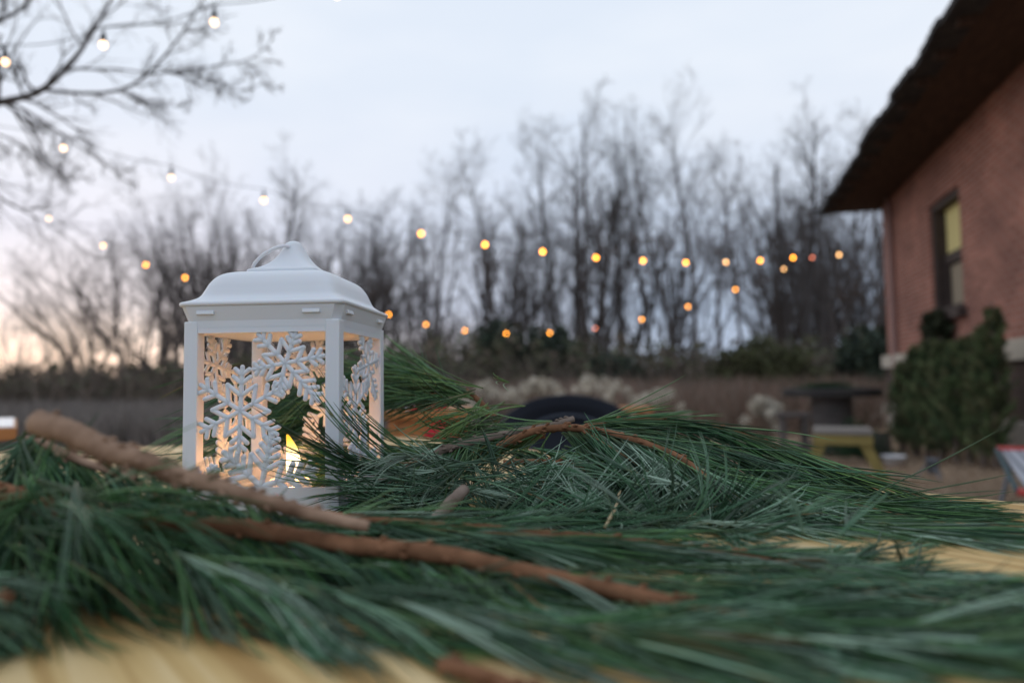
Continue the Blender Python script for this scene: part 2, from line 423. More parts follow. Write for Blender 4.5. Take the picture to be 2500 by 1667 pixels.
# far wood behind: one mass of thinner trees
rng = np.random.default_rng(77); parts = []
lo = []
for k in range(4):
    tr, cw, tip, _ = tree_arrays('tall' if k < 3 else 'spreading', 12 if k < 3 else 8, 900 + k, .7, .009)
    lo.append(merge([x for x in tr + cw]))
for i in range(96):
    px = rng.uniform(380, 2450); Yd = rng.uniform(36, 52)
    k = rng.integers(0, 4) if i < 52 else 3; V0, Q0, _ = lo[k]
    env = np.interp(px, [380, 550, 700, 900, 1100, 1300, 1900, 2400], [620, 540, 500, 520, 470, 380, 400, 400]) + (rng.uniform(-20, 150) if i < 52 else rng.uniform(150, 330))
    h = at(px, env, Yd)[2]; s = h / (12 if k < 3 else 8)
    a = rng.uniform(0, 6.28); Rz = np.array([[math.cos(a), -math.sin(a), 0], [math.sin(a), math.cos(a), 0], [0, 0, 1]])
    V1 = (V0 @ Rz.T) * (s * 1.0) + np.array([(px - 1250) / F * Yd, Yd, 0])
    parts.append((V1, Q0, np.tile(np.array(BARK[k % 3]) * rng.uniform(.9, 1.25), (len(V1), 1))))
V, Q, cc = merge(parts)
tag(npmesh('far_wood', V, Q, M_bark, col=cc), 'deep bare winter wood behind the front row of trees', 'wood', kind='stuff')

# thicket under the trees: one mass of twigs and leaves
rng = np.random.default_rng(31)
n = 46000
px = rng.uniform(-500, 2600, n); yy = rng.uniform(21, 34, n)
top = np.interp(px, [-500, 0, 250, 450, 800, 1000, 1150, 1300, 1450, 1700, 1900, 2100, 2300], [893, 893, 885, 880, 850, 830, 800, 790, 815, 840, 830, 800, 800])
zt = np.array([at(p, t, y)[2] for p, t, y in zip(px, top, yy)])
mod = .72 + .35 * np.sin(px * .021 + yy) * np.cos(px * .047 - yy * 1.3)
pz = zt * mod * (0.05 + .95 * rng.random(n) ** .7)
P = np.stack([(px - 1250) / F * yy, yy, pz], 1)
lv = leafquads(P, .075, [(.095, .10, .055), (.12, .105, .065), (.075, .085, .05), (.15, .11, .082), (.09, .078, .062)], rng, 1.3)
n = 9000
px = rng.uniform(-400, 2500, n); yy = rng.uniform(20, 30, n)
pos = np.stack([(px - 1250) / F * yy, yy, np.zeros(n)], 1)
b2 = blades(n, pos, 1.7, .018, .28, [(.14, .11, .09), (.19, .15, .12), (.11, .09, .075)], rng)
V, Q, cc = merge([lv, b2])
tag(npmesh('undergrowth', V, Q, M_leaf, col=cc, smooth=False), 'olive and brown thicket under the bare trees', 'thicket', kind='stuff')

# individual shrubs
def shrub(name, label, cat, px, Y, h, w, cols, n, size, seed, group=None, ztop=None, stems=True):
    rng = np.random.default_rng(seed); b = fat(px, Y, 0)
    root = empty(name, (b[0], Y, 0)); tag(root, label, cat, group)
    u = rng.normal(size=(n, 3)); u /= np.linalg.norm(u, axis=1, keepdims=True)
    r = rng.random(n) ** .45; P = u * r[:, None] * np.array([w / 2, w / 2, h / 2])
    lump = 1 + .22 * np.sin(u[:, 0] * 7 + seed) * np.cos(u[:, 2] * 6 + seed * 2)
    P = P * lump[:, None]; P[:, 2] += h / 2; P[:, 2] = np.maximum(P[:, 2], .05)
    lv = leafquads(P, size, cols, rng)
    npmesh('foliage', lv[0], lv[1], M_leaf, root, col=lv[2], smooth=False)
    if stems:
        k = 14; d = rng.normal(size=(k, 3)) * .4; d[:, 2] = 1
        Pp = d[:, None, :] * np.linspace(0, 1, 5)[None, :, None] * h * .6
        Vt, Qt = tubes(Pp, np.full((k, 5), .012) * np.linspace(1, .4, 5), 4, rng)
        npmesh('stem', Vt, Qt, M_bark, root, col=np.tile((.10, .08, .06), (len(Vt), 1)))
    return root
DG = [(.040, .055, .036), (.055, .068, .044), (.030, .042, .032)]
shrub('evergreen_shrub', 'dark conical evergreen behind the bare trees right of the lantern', 'shrub', 1222, 27, 3.4, 2.2, DG, 2600, .07, 1)
shrub('evergreen_shrub', 'dark green shrub below the two leftmost tall slender trees', 'shrub', 1345, 24, 2.7, 2.2, DG, 2600, .07, 2)
shrub('evergreen_shrub', 'low rounded dark green shrub under the big forked tree', 'shrub', 1500, 22, 1.7, 2.2, DG, 2400, .06, 3)
shrub('evergreen_shrub', 'dark green shrub between the leaning tree and the brick wall corner', 'shrub', 2135, 20, 2.3, 2.0, DG, 3000, .06, 4)
shrub('green_shrub', 'yellow green low shrub left of the spool table', 'shrub', 1860, 21, 2.0, 3.4, [(.06, .065, .03), (.08, .08, .04)], 6000, .05, 5)
PALE = [(.58, .53, .44), (.68, .62, .50), (.44, .40, .33)]
for i, (px, py, Yd, w, lab) in enumerate([
  (1120, 962, 9.0, .55, 'small pale dried seedhead plant, leftmost of the pale row'),
  (1205, 925, 9.4, .75, 'pale dried seedhead plant with a pointed top left of the square one'),
  (1318, 912, 9.2, .60, 'pale squarish dried seedhead plant left of the largest one'),
  (1455, 905, 9.0, 1.00, 'largest pale dried seedhead plant above the black chair'),
  (1605, 938, 9.6, .60, 'dim pale dried seedhead plant right of the largest one'),
  (1872, 955, 8.6, .38, 'small pale dried seedhead plant left of the spool table')]):
    top = at(px, py, Yd)[2]; b = fat(px, Yd, 0); rng = np.random.default_rng(200 + i)
    root = empty('seedhead_plant', (b[0], Yd, 0)); tag(root, lab, 'plant', 'pale dried seedhead plants')
    k = 26; hx = rng.normal(size=(k, 2)) * w * .27; hz = top - .06 - .9 * (hx ** 2).sum(1) / w - rng.random(k) * .16
    Ps = np.zeros((k, 5, 3)); Ps[:, :, 0] = hx[:, 0:1] * np.linspace(.2, 1, 5) ; Ps[:, :, 1] = hx[:, 1:2] * np.linspace(.2, 1, 5); Ps[:, :, 2] = hz[:, None] * np.linspace(0, 1, 5)
    Vt, Qt = tubes(Ps, np.full((k, 5), .005), 3, rng)
    npmesh('stem', Vt, Qt, M_bark, root, col=np.tile((.2, .16, .12), (len(Vt), 1)))
    q = 90; u = rng.normal(size=(k * q, 3)); u /= np.linalg.norm(u, axis=1, keepdims=True)
    P = np.repeat(Ps[:, -1], q, 0) + u * (rng.random((k * q, 1)) ** .4) * .075
    lv = leafquads(P, .012, PALE, rng, 1.2)
    npmesh('seedheads', lv[0], lv[1], M_drygrass, root, col=lv[2], smooth=False)

# ---- tree off to the left whose limbs reach into the picture
root = empty('overhanging_tree', (-7.6, 6.2, 0)); tag(root, 'bare tree reaching its crooked limbs in from the upper left over the string lights', 'tree')
O = np.array((-7.6, 6.2, 0)); rng = np.random.default_rng(8)
ao = lambda *p: at(*p) - O
trunk = [np.array((0, 0, 0)), np.array((.05, -.1, 1.6)), np.array((.2, -.2, 2.9)), ao(-420, 330, 5.9)]
V, Q, T3 = rodmesh(trunk, [.17, .13, .10, .07], 10, 16, .03, 3)
npmesh('trunk', V, Q, M_bark, root, col=np.tile(BARK[2], (len(V), 1)), tris=T3)
LB = [([(-420, 330, 5.9), (-150, 290, 5.6), (0, 250, 5.4), (45, 241, 5.3), (107, 219, 5.2), (179, 147, 5.1), (210, 103, 5.0), (250, 40, 5.0), (300, -60, 4.9)], .045, .008),
      ([(107, 219, 5.2), (192, 228, 5.2), (286, 223, 5.2), (348, 192, 5.1), (393, 147, 5.1), (429, 103, 5.0), (469, 45, 5.0), (520, -40, 4.9)], .018, .006),
      ([(370, 183, 5.1), (446, 172, 5.2), (603, 147, 5.3), (670, 94, 5.4)], .010, .004),
      ([(424, 175, 5.2), (491, 210, 5.3), (571, 223, 5.4), (670, 196, 5.5)], .009, .004),
      ([(20, 250, 5.4), (70, 275, 5.5), (152, 330, 5.6), (223, 379, 5.7), (339, 464, 5.9)], .016, .004),
      ([(-300, 340, 5.8), (-100, 400, 5.8), (0, 482, 5.9), (134, 558, 6.0), (240, 640, 6.1)], .016, .004),
      ([(-300, 240, 5.6), (-60, 80, 5.2), (40, 30, 5.1), (110, -40, 5.0)], .03, .008),
      ([(-200, 300, 5.6), (0, 330, 5.5), (90, 390, 5.6), (190, 440, 5.7)], .012, .004),
      ([(286, 223, 5.2), (360, 250, 5.3), (440, 262, 5.4)], .007, .003),
      ([(60, 240, 5.3), (30, 170, 5.2), (-20, 60, 5.1)], .012, .005)]
A = np.array([resample([ao(*p) for p in b[0]], 14) for b in LB])
RA = np.array([np.linspace(b[1], b[2], 14) for b in LB]) * .8
B, RB = grow(A, RA, 12, .10, 1, .28, .75, .0, .6, 7, rng, .16, .0045)
Cc, RC = grow(B, RB, 7, .1, 1, .5, .65, .0, .6, 6, rng, .15, .0028)
D, RD = grow(Cc, RC, 4, .1, 1, .55, .6, .0, .7, 4, rng, .13, .002)
V, Q, _ = merge([tubes(A, RA, 7, rng), tubes(B, RB, 4, rng), tubes(Cc, RC, 3, rng), tubes(D, RD, 3, rng)])
npmesh('crown', V, Q, M_bark, root, col=cols_for(V, BARK[0], rng, 30))

# ================================================================== string lights
M_cable = mat('cable', (.03, .03, .03), .6)
M_socket = mat('socket', (.02, .02, .022), .5)
M_bulb = mat('bulb_glass', (1, .75, .4), .3, emit=((1, .34, .02), 15))
M_bulb_pale = mat('bulb_glass_pale', (1, .85, .7), .3, emit=((1, .62, .34), 4.5))
M_bulb_mid = mat('bulb_glass_mid', (1, .8, .6), .3, emit=((1, .50, .16), 8))
M_bulb_dim = mat('bulb_glass_red', (1, .3, .2), .3, emit=((1, .26, .13), 5))
def ball(bm, c, r, sx=1, sy=1, sz=1, u=14, v=10):
    M = Matrix.Translation(Vector(c)) @ Matrix.Diagonal((r * sx, r * sy, r * sz, 1))
    bmesh.ops.create_uvsphere(bm, u_segments=u, v_segments=v, radius=1, matrix=M)
def light_string(label, pts, dim=(), pale=(), mid=(), drop=.07, start=None, end=None):
    """pts: bulb centres in world space"""
    o0 = Vector(pts[0]); root = empty('string_lights', pts[0]); tag(root, label, 'string lights', 'strings of bulbs over the yard')
    hooks = [Vector(p) - o0 + Vector((0, 0, drop + .03)) for p in pts]
    line = ([Vector(start) - o0] if start is not None else []) + hooks + ([Vector(end) - o0] if end is not None else [])
    fin = []
    for a, b in zip(line[:-1], line[1:]):
        for t in (0, .25, .5, .75): fin.append(np.array(a.lerp(b, t) - Vector((0, 0, .035 * math.sin(math.pi * t)))))
    fin.append(np.array(line[-1]))
    V, Q, T3 = rodmesh(fin, [.003, .003], 6, len(fin) * 2); npmesh('cable', V, Q, M_cable, root, tris=T3)
    bme = None; sme = None
    for i, p in enumerate(pts):
        if bme is None:
            bm = bmesh.new(); ball(bm, (0, 0, 0), .018, sz=1.12); b = bobj('bulb', bm, M_bulb, root, True); bme = b.data
            bm = bmesh.new(); bmesh.ops.create_cone(bm, cap_ends=True, segments=12, radius1=.016, radius2=.013, depth=.05, matrix=Matrix.Translation((0, 0, .042)))
            bmesh.ops.create_cone(bm, cap_ends=True, segments=8, radius1=.004, radius2=.004, depth=.05, matrix=Matrix.Translation((0, 0, .085)))
            s = bobj('socket', bm, M_socket, b); sme = s.data
        else:
            b = link(bpy.data.objects.new('bulb', bme), root); s = link(bpy.data.objects.new('socket', sme), b)
        if i in dim:
            d = bme.copy(); d.materials.clear(); d.materials.append(M_bulb_dim); b.data = d; tag(b, 'dim reddish bulb')
        for sel, mm_ in ((pale, M_bulb_pale), (mid, M_bulb_mid)):
            if i in sel: d = bme.copy(); d.materials.clear(); d.materials.append(mm_); b.data = d
        b.location = Vector(p) - o0
    return root
k_ = 1.063
def proj_line(k, a, b, c): return (a + b * k) / (1 + c * k)
UA = [(155, 362), (418, 434), (644, 489), (849, 534.5), (1028, 570.5), (1184, 597.5), (1325, 614.5), (1455, 629), (1570, 636.5), (1674, 641), (1772, 640), (1856, 636), (1936.5, 629.5), (2048.5, 622)]
Z0 = 5.2
UB_ = [at(x, y, Z0 * (1 + .076 * k)) for k, (x, y) in enumerate(UA)]
light_string('upper string of glowing bulbs crossing from the overhanging limb to the roof corner', UB_, pale=(0, 1), mid=(2, 3, 10, 13), start=at(-260, 240, 4.7), end=(6.62, 11.95, 3.45))
UL = [(119, 533.5, 8.5), (252, 599.5, 9.3), (356, 646.5, 10.1), (452, 678, 10.9), (545, 702, 11.4), (640, 723, 11.8), (737, 741, 12.1), (843, 755, 12.3),
      (949, 767.5, 12.5), (1039.5, 792, 12.6), (1135, 807, 12.7), (1236, 814, 12.8), (1342.5, 812.5, 12.9), (1453, 801.5, 12.9), (1567, 779.5, 12.9), (1679.5, 748.5, 12.8), (1795.5, 707, 12.7), (1913.5, 656.5, 12.6), (1983, 629, 12.5)]
light_string('lower sagging string of glowing bulbs passing behind the lantern roof', [at(*p) for p in UL], dim=(13, 18), pale=(0,), mid=(1, 17), start=at(-250, 330, 6.5), end=(6.60, 12.06, 3.35))
UC = [(12.8, 152, 3.9), (252, 110, 3.8), (523, 55, 3.7), (823, -12, 3.6)]
light_string('nearest string of three glowing bulbs under the upper left limbs', [at(*p) for p in UC], pale=(0, 1, 2, 3), start=at(-330, 200, 4.0), end=at(1500, -190, 3.4))

# ================================================================== brick building
M_brick = bpy.data.materials.new('red_brick'); M_brick.use_nodes = True
def brick(m, c1, c2, mortar, sc=1.0):
    t = m.node_tree; b = t.nodes['Principled BSDF']; b.inputs['Roughness'].default_value = .9; b.inputs['Specular IOR Level'].default_value = .15
    c = N(t, 'ShaderNodeTexCoord'); s = N(t, 'ShaderNodeSeparateXYZ'); t.links.new(c.outputs['Object'], s.inputs[0])
    ad = N(t, 'ShaderNodeMath', operation='ADD'); t.links.new(s.outputs['X'], ad.inputs[0]); t.links.new(s.outputs['Y'], ad.inputs[1])
    cb = N(t, 'ShaderNodeCombineXYZ'); t.links.new(ad.outputs[0], cb.inputs[0]); t.links.new(s.outputs['Z'], cb.inputs[1])
    br = N(t, 'ShaderNodeTexBrick'); br.inputs['Scale'].default_value = 1.0 * sc
    br.inputs['Brick Width'].default_value = .215; br.inputs['Row Height'].default_value = .072; br.inputs['Mortar Size'].default_value = .009
    br.inputs['Color1'].default_value = (*c1, 1); br.inputs['Color2'].default_value = (*c2, 1); br.inputs['Mortar'].default_value = (*mortar, 1)
    t.links.new(cb.outputs[0], br.inputs['Vector'])
    nz = N(t, 'ShaderNodeTexNoise'); nz.inputs['Scale'].default_value = 1.3; nz.inputs['Detail'].default_value = 6; t.links.new(c.outputs['Object'], nz.inputs['Vector'])
    r = ramp(t, [(.3, (.72, .72, .74)), (.7, (1.25, 1.2, 1.18))]); t.links.new(nz.outputs[0], r.inputs[0])
    mm = N(t, 'ShaderNodeMixRGB', blend_type='MULTIPLY'); mm.inputs[0].default_value = 1
    t.links.new(br.outputs[0], mm.inputs[1]); t.links.new(r.outputs[0], mm.inputs[2]); t.links.new(mm.outputs[0], b.inputs['Base Color'])
    bp = N(t, 'ShaderNodeBump'); bp.inputs['Strength'].default_value = .5; bp.inputs['Distance'].default_value = .01; bp.invert = True
    t.links.new(br.outputs['Fac'], bp.inputs['Height']); t.links.new(bp.outputs[0], b.inputs['Normal'])
brick(M_brick, (.40, .165, .118), (.27, .105, .074), (.40, .29, .235))
M_brick2 = bpy.data.materials.new('dark_brick'); M_brick2.use_nodes = True
brick(M_brick2, (.13, .085, .07), (.10, .07, .06), (.14, .12, .105))
M_stone = mat('pale_stone', (.52, .45, .36), .85, .2, (.62, .55, .45), 6, bump=.2)
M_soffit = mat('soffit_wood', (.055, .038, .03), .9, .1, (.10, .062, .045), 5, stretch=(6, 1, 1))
M_shingle = mat('roof_shingle', (.035, .035, .038), .95, .1, (.07, .065, .06), 12, bump=.5)
M_wood_dark = mat('window_wood', (.06, .045, .04), .7, .3, (.09, .065, .055), 9)
M_glass = mat('window_glass', (.03, .035, .04), .08, .6)
M_shade = mat('window_shade', (.60, .52, .25), .8, .1, emit=((.62, .52, .20), .10))  # faint glow added to brighten the shade in its dim recess
M_tan = mat('tan_curtain', (.34, .28, .20), .8)
bld = empty('brick_building', (6.61, 12.0, 0), R_(-16.4)); tag(bld, 'red brick building with deep dark eaves and a yellow window shade', 'building')
LEN, DEP, HW = 10.0, 7.5, CAMH + 3.0
WY0, WY1, WZ0, WZ1 = -3.87, -2.66, 1.69, 3.20
def wall_slab(bm, z0, z1, t=.28, out=0.0, hole=None):
    """ring of four walls"""
    o = out
    if hole:
        y0, y1, h0, h1 = hole
        box(bm, -o, t, -LEN, y0, z0, z1); box(bm, -o, t, y1, o, z0, z1)
        box(bm, -o, t, y0, y1, z0, h0); box(bm, -o, t, y0, y1, h1, z1)
    else: box(bm, -o, t, -LEN - o, o, z0, z1)
    box(bm, t, DEP + o, -t, o, z0, z1); box(bm, t, DEP + o, -LEN - o, -LEN + t, z0, z1); box(bm, DEP - t, DEP + o, -LEN + t, -t, z0, z1)
bm = bmesh.new(); wall_slab(bm, 1.21, HW, hole=(WY0, WY1, WZ0, WZ1)); bobj('wall', bm, M_brick, bld)
bm = bmesh.new(); wall_slab(bm, .385, 1.0, out=.03); bobj('base_wall', bm, M_brick2, bld)
bm = bmesh.new(); wall_slab(bm, 1.0, 1.21, out=.09); bobj('stone_band', bm, M_stone, bld)
bm = bmesh.new(); wall_slab(bm, -.1, .385, out=.13); bobj('foundation', bm, mat('pale_foundation', (.78, .70, .60), .9, .1, (.70, .62, .53), 4), bld)
# roof: flat soffit, hip above, shingle courses projecting unevenly at the edge
ov, E = .95, .30
x0, x1, y0, y1 = -ov, DEP + ov, -LEN - ov, E
bm = bmesh.new()
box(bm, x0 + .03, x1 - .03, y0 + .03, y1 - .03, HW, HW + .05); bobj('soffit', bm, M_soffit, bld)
bm = bmesh.new()
vs = [bm.verts.new(p) for p in ((x0, y0, HW + .055), (x1, y0, HW + .055), (x1, y1, HW + .055), (x0, y1, HW + .055))]
cx = (x0 + x1) / 2; hw = (x1 - x0) / 2
tp = [bm.verts.new((cx, y0 + hw, HW + 2.9)), bm.verts.new((cx, y1 - hw, HW + 2.9))]
bm.faces.new(vs[::-1])
bm.faces.new((vs[0], vs[1], tp[0])); bm.faces.new((vs[1], vs[2], tp[1], tp[0])); bm.faces.new((vs[2], vs[3], tp[1])); bm.faces.new((vs[3], vs[0], tp[0], tp[1]))
roof = bobj('roof', bm, M_shingle, bld)
rnd = random.Random(4); bm = bmesh.new()
yy = y0
while yy < y1:
    w = rnd.uniform(.16, .34); o = rnd.uniform(.0, .07); hh = rnd.uniform(.02, .06)
    box(bm, x0 - .02 - o, x0 + .22, yy + .004, min(yy + w, y1), HW + .012 - hh * .6, HW + .064); yy += w
xx = x0
while xx < x1:
    w = rnd.uniform(.16, .34); o = rnd.uniform(.0, .03)
    box(bm, xx + .003, min(xx + w, x1), y1 - .2, y1 + .02 + o, HW + .012, HW + .066); xx += w
bobj('shingle_edge', bm, M_shingle, roof)
yy = y0 + .25
while yy < y1:
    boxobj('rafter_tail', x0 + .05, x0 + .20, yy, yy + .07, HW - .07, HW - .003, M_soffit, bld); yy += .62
# window
rec = .20
fr = empty('window'); fr.parent = bld
def W_(name, y0, y1, z0, z1, xa, xb, m, par=fr, bv=0): return boxobj(name, xa, xb, y0, y1, z0, z1, m, par, bv)
bm = bmesh.new()
box(bm, .03, rec + .02, WY1 - .10, WY1 - .002, WZ0 + .002, WZ1 - .002); box(bm, .03, rec + .02, WY0 + .002, WY0 + .10, WZ0 + .002, WZ1 - .002)
box(bm, .03, rec + .02, WY0 + .10, WY1 - .10, WZ1 - .09, WZ1 - .002); box(bm, .03, rec + .02, WY0 + .10, WY1 - .10, WZ0 + .002, WZ0 + .07)
bobj('frame', bm, M_wood_dark, fr)
bm = bmesh.new(); box(bm, rec - .06, rec - .01, WY0 + .10, WY1 - .10, 2.36, 2.50)
box(bm, rec - .05, rec, WY1 - .17, WY1 - .10, WZ0 + .07, 2.36); box(bm, rec - .05, rec, WY0 + .10, WY0 + .17, WZ0 + .07, 2.36)
bobj('sash', bm, M_wood_dark, fr)
W_('glass', WY0 + .10, WY1 - .10, WZ0 + .06, 2.45, rec + .005, rec + .011, M_glass)
W_('shade', WY0 + .12, WY1 - .12, 2.50, WZ1 - .09, rec - .03, rec - .022, M_shade)
W_('curtain', WY0 + .17, WY1 - .17, WZ0 + .12, 2.34, rec - .01, rec + .0, M_tan)
W_('sill', WY0 - .10, WY1 + .10, WZ0 - .12, WZ0 - .003, -.10, rec, M_wood_dark)
W_('lintel', WY0 - .12, WY1 + .12, WZ1 + .003, WZ1 + .14, -.004, .05, M_brick)
rod('downspout', [np.array((-.07, -.75, .5)), np.array((-.07, -.75, 2)), np.array((-.07, -.75, HW - .05))], [.045, .045], mat('downspout_paint', (.38, .24, .21), .6), bld, 10, 8)

# ---- small cut fir trees standing against the building
rng = np.random.default_rng(55)
FIRS = [(2205, 880, 7.6), (2238, 838, 7.3), (2268, 822, 7.1), (2300, 822, 6.9), (2335, 826, 6.7), (2368, 812, 6.6), (2402, 785, 6.4), (2432, 735, 6.3)]
FL = ['shortest cut fir tree, at the pale corner stone of the brick building', 'cut fir tree second from the building corner', 'cut fir tree third from the building corner',
      'cut fir tree just left of the window sill line', 'cut fir tree directly below the window sill', 'cut fir tree just right of the window sill line', 'tall cut fir tree, second from the pale stone band', 'tallest and thinnest cut fir tree, beside the pale stone band']
for i, (px, py, Yd) in enumerate(FIRS):
    b = fat(px, Yd, 0); h = at(px, py, Yd)[2]
    root = empty('cut_fir_tree', (b[0], Yd, 0), rng.uniform(0, 6)); tag(root, FL[i], 'fir tree', 'cut fir trees in a row by the brick wall')
    root.rotation_euler = (0, 0, 0); lean = np.array((.07, .06, 1.0))
    Vt, Qt = tubes((np.linspace(0, 1, 6)[:, None] * lean * h)[None], np.linspace(.035, .008, 6)[None], 8, rng)
    npmesh('trunk', Vt, Qt, M_bark, root, col=np.tile((.13, .10, .08), (len(Vt), 1)))
    nb = 190; q = 26; t = .03 + .97 * rng.random(nb) ** .85; a = rng.uniform(0, 6.28, nb); R = .18 * (1.03 - t) ** .62 * (.45 + .65 * rng.random(nb))
    P0 = np.stack([.02 * np.cos(a), .02 * np.sin(a), t * h * .93], 1); P0[:, :2] += np.array(lean[:2]) * (t * h)[:, None]
    d = np.stack([np.cos(a) * R, np.sin(a) * R, R * 1.1 + .02], 1)
    u = rng.random((nb, q)) ** .6; Pb = P0[:, None, :] + d[:, None, :] * u[..., None] + rng.normal(size=(nb, q, 3)) * .008
    dn = d[:, None, :] / np.linalg.norm(d, axis=1)[:, None, None] + rng.normal(size=(nb, q, 3)) * .55
    dn /= np.linalg.norm(dn, axis=2, keepdims=True)
    Pp = Pb.reshape(-1, 1, 3) + dn.reshape(-1, 1, 3) * np.linspace(0, .045, 3)[None, :, None]
    Vt, Qt = tubes(Pp, np.full((nb * q, 3), .0048) * np.array((1, .9, .3)), 3, rng)
    cb = np.asarray([(.11, .15, .065), (.17, .20, .095), (.07, .105, .05), (.14, .14, .07)])[rng.integers(0, 4, nb)] * (.5 + 1.0 * rng.random((nb, 1)))
    npmesh('foliage', Vt, Qt, M_leaf, root, col=np.repeat(cb, 9 * q, 0))

M_ivy = M_leaf
rng = np.random.default_rng(9); n = 3500
BX = lambda p: np.array(p)
yy_ = rng.uniform(-3.9, -2.9, n); P = np.stack([-.05 - .16 * rng.random(n), -3.2 + rng.normal(size=n) * .16, rng.uniform(.3, 1.68, n)], 1)
lv = leafquads(P, .035, [(.03, .038, .02), (.045, .05, .028)], rng)
iv = empty('climbing_ivy', (6.61, 12.0, 0), R_(-16.4)); tag(iv, 'dark ivy climbing the brick wall up to the window sill', 'ivy')
npmesh('leaves', lv[0], lv[1], M_ivy, iv, col=lv[2], smooth=False)

# ---- cable spool table
M_oldwood = mat('weathered_wood', (.085, .075, .07), .9, .15, (.15, .13, .12), 5, stretch=(1, 1, 6), bump=.3)
M_darktop = mat('dark_table_top', (.035, .032, .032), .85, .2, (.06, .055, .05), 6)
def lathe(bm, prof, seg=32, c=(0, 0)):
    rings = []
    for r, z in prof:
        rings.append([bm.verts.new((c[0] + r * math.cos(2 * math.pi * k / seg), c[1] + r * math.sin(2 * math.pi * k / seg), z)) for k in range(seg)] if r > 1e-6 else [bm.verts.new((c[0], c[1], z))])
    for a, b in zip(rings[:-1], rings[1:]):
        for k in range(seg):
            k2 = (k + 1) % seg
            if len(a) == 1 and len(b) == 1: continue
            if len(a) == 1: bm.faces.new((a[0], b[k2], b[k]))
            elif len(b) == 1: bm.faces.new((a[k], a[k2], b[0]))
            else: bm.faces.new((a[k], a[k2], b[k2], b[k]))
sp = fat(2035, 8.0, 0); root = empty('spool_table', sp); tag(root, 'dark weathered cable spool table beyond the yellow bench', 'table')
bm = bmesh.new(); lathe(bm, [(0, .63), (.52, .63), (.53, .642), (.53, .708), (.52, .72), (0, .72)]); bobj('tabletop', bm, M_darktop, root)
bm = bmesh.new(); lathe(bm, [(0, .05), (.215, .05), (.22, .06), (.22, .655), (0, .655)]); bobj('drum', bm, M_oldwood, root)
bm = bmesh.new(); lathe(bm, [(0, 0), (.50, 0), (.51, .01), (.51, .045), (0, .048)]); bobj('base', bm, M_oldwood, root)
rng = np.random.default_rng(3); n = 260
def sprigs(name, label, c, w, n, L, cols, seed, cat='greenery'):
    rng = np.random.default_rng(seed); P0 = rng.normal(size=(n, 3)) * np.array(w); P0[:, 2] = np.abs(P0[:, 2])
    d = rng.normal(size=(n, 3)); d[:, 2] = np.abs(d[:, 2]) * .5; d /= np.linalg.norm(d, axis=1, keepdims=True)
    Pp = P0[:, None, :] + d[:, None, :] * np.linspace(0, L, 3)[None, :, None]
    V, Q = tubes(Pp, np.full((n, 3), .004) * np.array((1, .8, .3)), 3, rng)
    cc = np.asarray(cols)[rng.integers(0, len(cols), n)]
    r = empty(name, c); tag(r, label, cat)
    npmesh('needles', V, Q, M_leaf, r, col=np.repeat(cc, 9, 0)); 
    Vt, Qt = tubes(np.array([[(-w[0] * 1.6, 0, .01), (0, .01, .015), (w[0] * 1.6, 0, .02)]]), np.full((1, 3), .007), 6, rng)
    npmesh('stem', Vt, Qt, M_bark, r, col=np.tile((.12, .08, .05), (len(Vt), 1)))
GR = [(.03, .07, .035), (.045, .09, .04), (.025, .05, .03)]
sprigs('pine_sprig', 'green sprigs lying on top of the spool table', (sp[0] - .05, 8.0, .722), (.14, .09, .02), 500, .07, GR, 1)
p = fat(2085, 6.9, 0); sprigs('pine_sprig', 'green bough leaning on the ground right of the spool drum', (p[0], 6.9, .05), (.16, .08, .14), 900, .09, GR, 2)
p = fat(2136, 7.2, 0); root = empty('cut_log', (p[0], 7.2, 0)); tag(root, 'pale cut log slice between the spool table and the fir trees', 'log')
bm = bmesh.new(); bmesh.ops.create_cone(bm, cap_ends=True, segments=20, radius1=.16, radius2=.15, depth=.28, matrix=Matrix.Translation((0, 0, .14)))
bobj('bark', bm, M_oldwood, root, bevel=.004); bm = bmesh.new(); lathe(bm, [(0, .283), (.14, .283), (.145, .29), (0, .295)]); bobj('cut_face', bm, mat('cut_wood', (.48, .34, .22), .8, .2, (.38, .26, .16), 9), root)
# bucket and stand at the foot of the firs
M_white = mat('white_plastic', (.75, .76, .78), .5, .4)
p = fat(2183, 6.6, 0); root = empty('white_basin', (p[0], 6.6, 0)); tag(root, 'low white basin on the ground left of the fir trees', 'basin')
bm = bmesh.new(); lathe(bm, [(0, .005), (.085, .005), (.10, .085), (.11, .085), (.11, .095), (.10, .095), (.08, .02), (0, .02)]); bobj('pail', bm, M_white, root, True)
rod('handle', [np.array((-.105, 0, .085)), np.array((-.08, -.09, .07)), np.array((0, -.13, .05)), np.array((.08, -.09, .07)), np.array((.105, 0, .085))], [.003, .003], M_oldwood, root, 6)
p = fat(2278, 5.7, 0); root = empty('tree_stand', (p[0], 5.7, 0)); tag(root, 'grey metal tree stand in front of the fir trees', 'tree stand')
root.scale = (.62, .62, .8); M_galv = mat('galvanized', (.20, .23, .27), .5, .5, metal=.3)
bm = bmesh.new(); lathe(bm, [(0, .06), (.07, .06), (.085, .2), (.09, .2), (.09, .21), (.08, .21), (.065, .07), (0, .07)], 20); bobj('pot', bm, M_galv, root, True)
for k in range(3):
    a = k * 2.094 + .4; rod('leg', [np.array((.06 * math.cos(a), .06 * math.sin(a), .15)), np.array((.2 * math.cos(a), .2 * math.sin(a), .01))], [.010, .010], M_galv, root, 8)

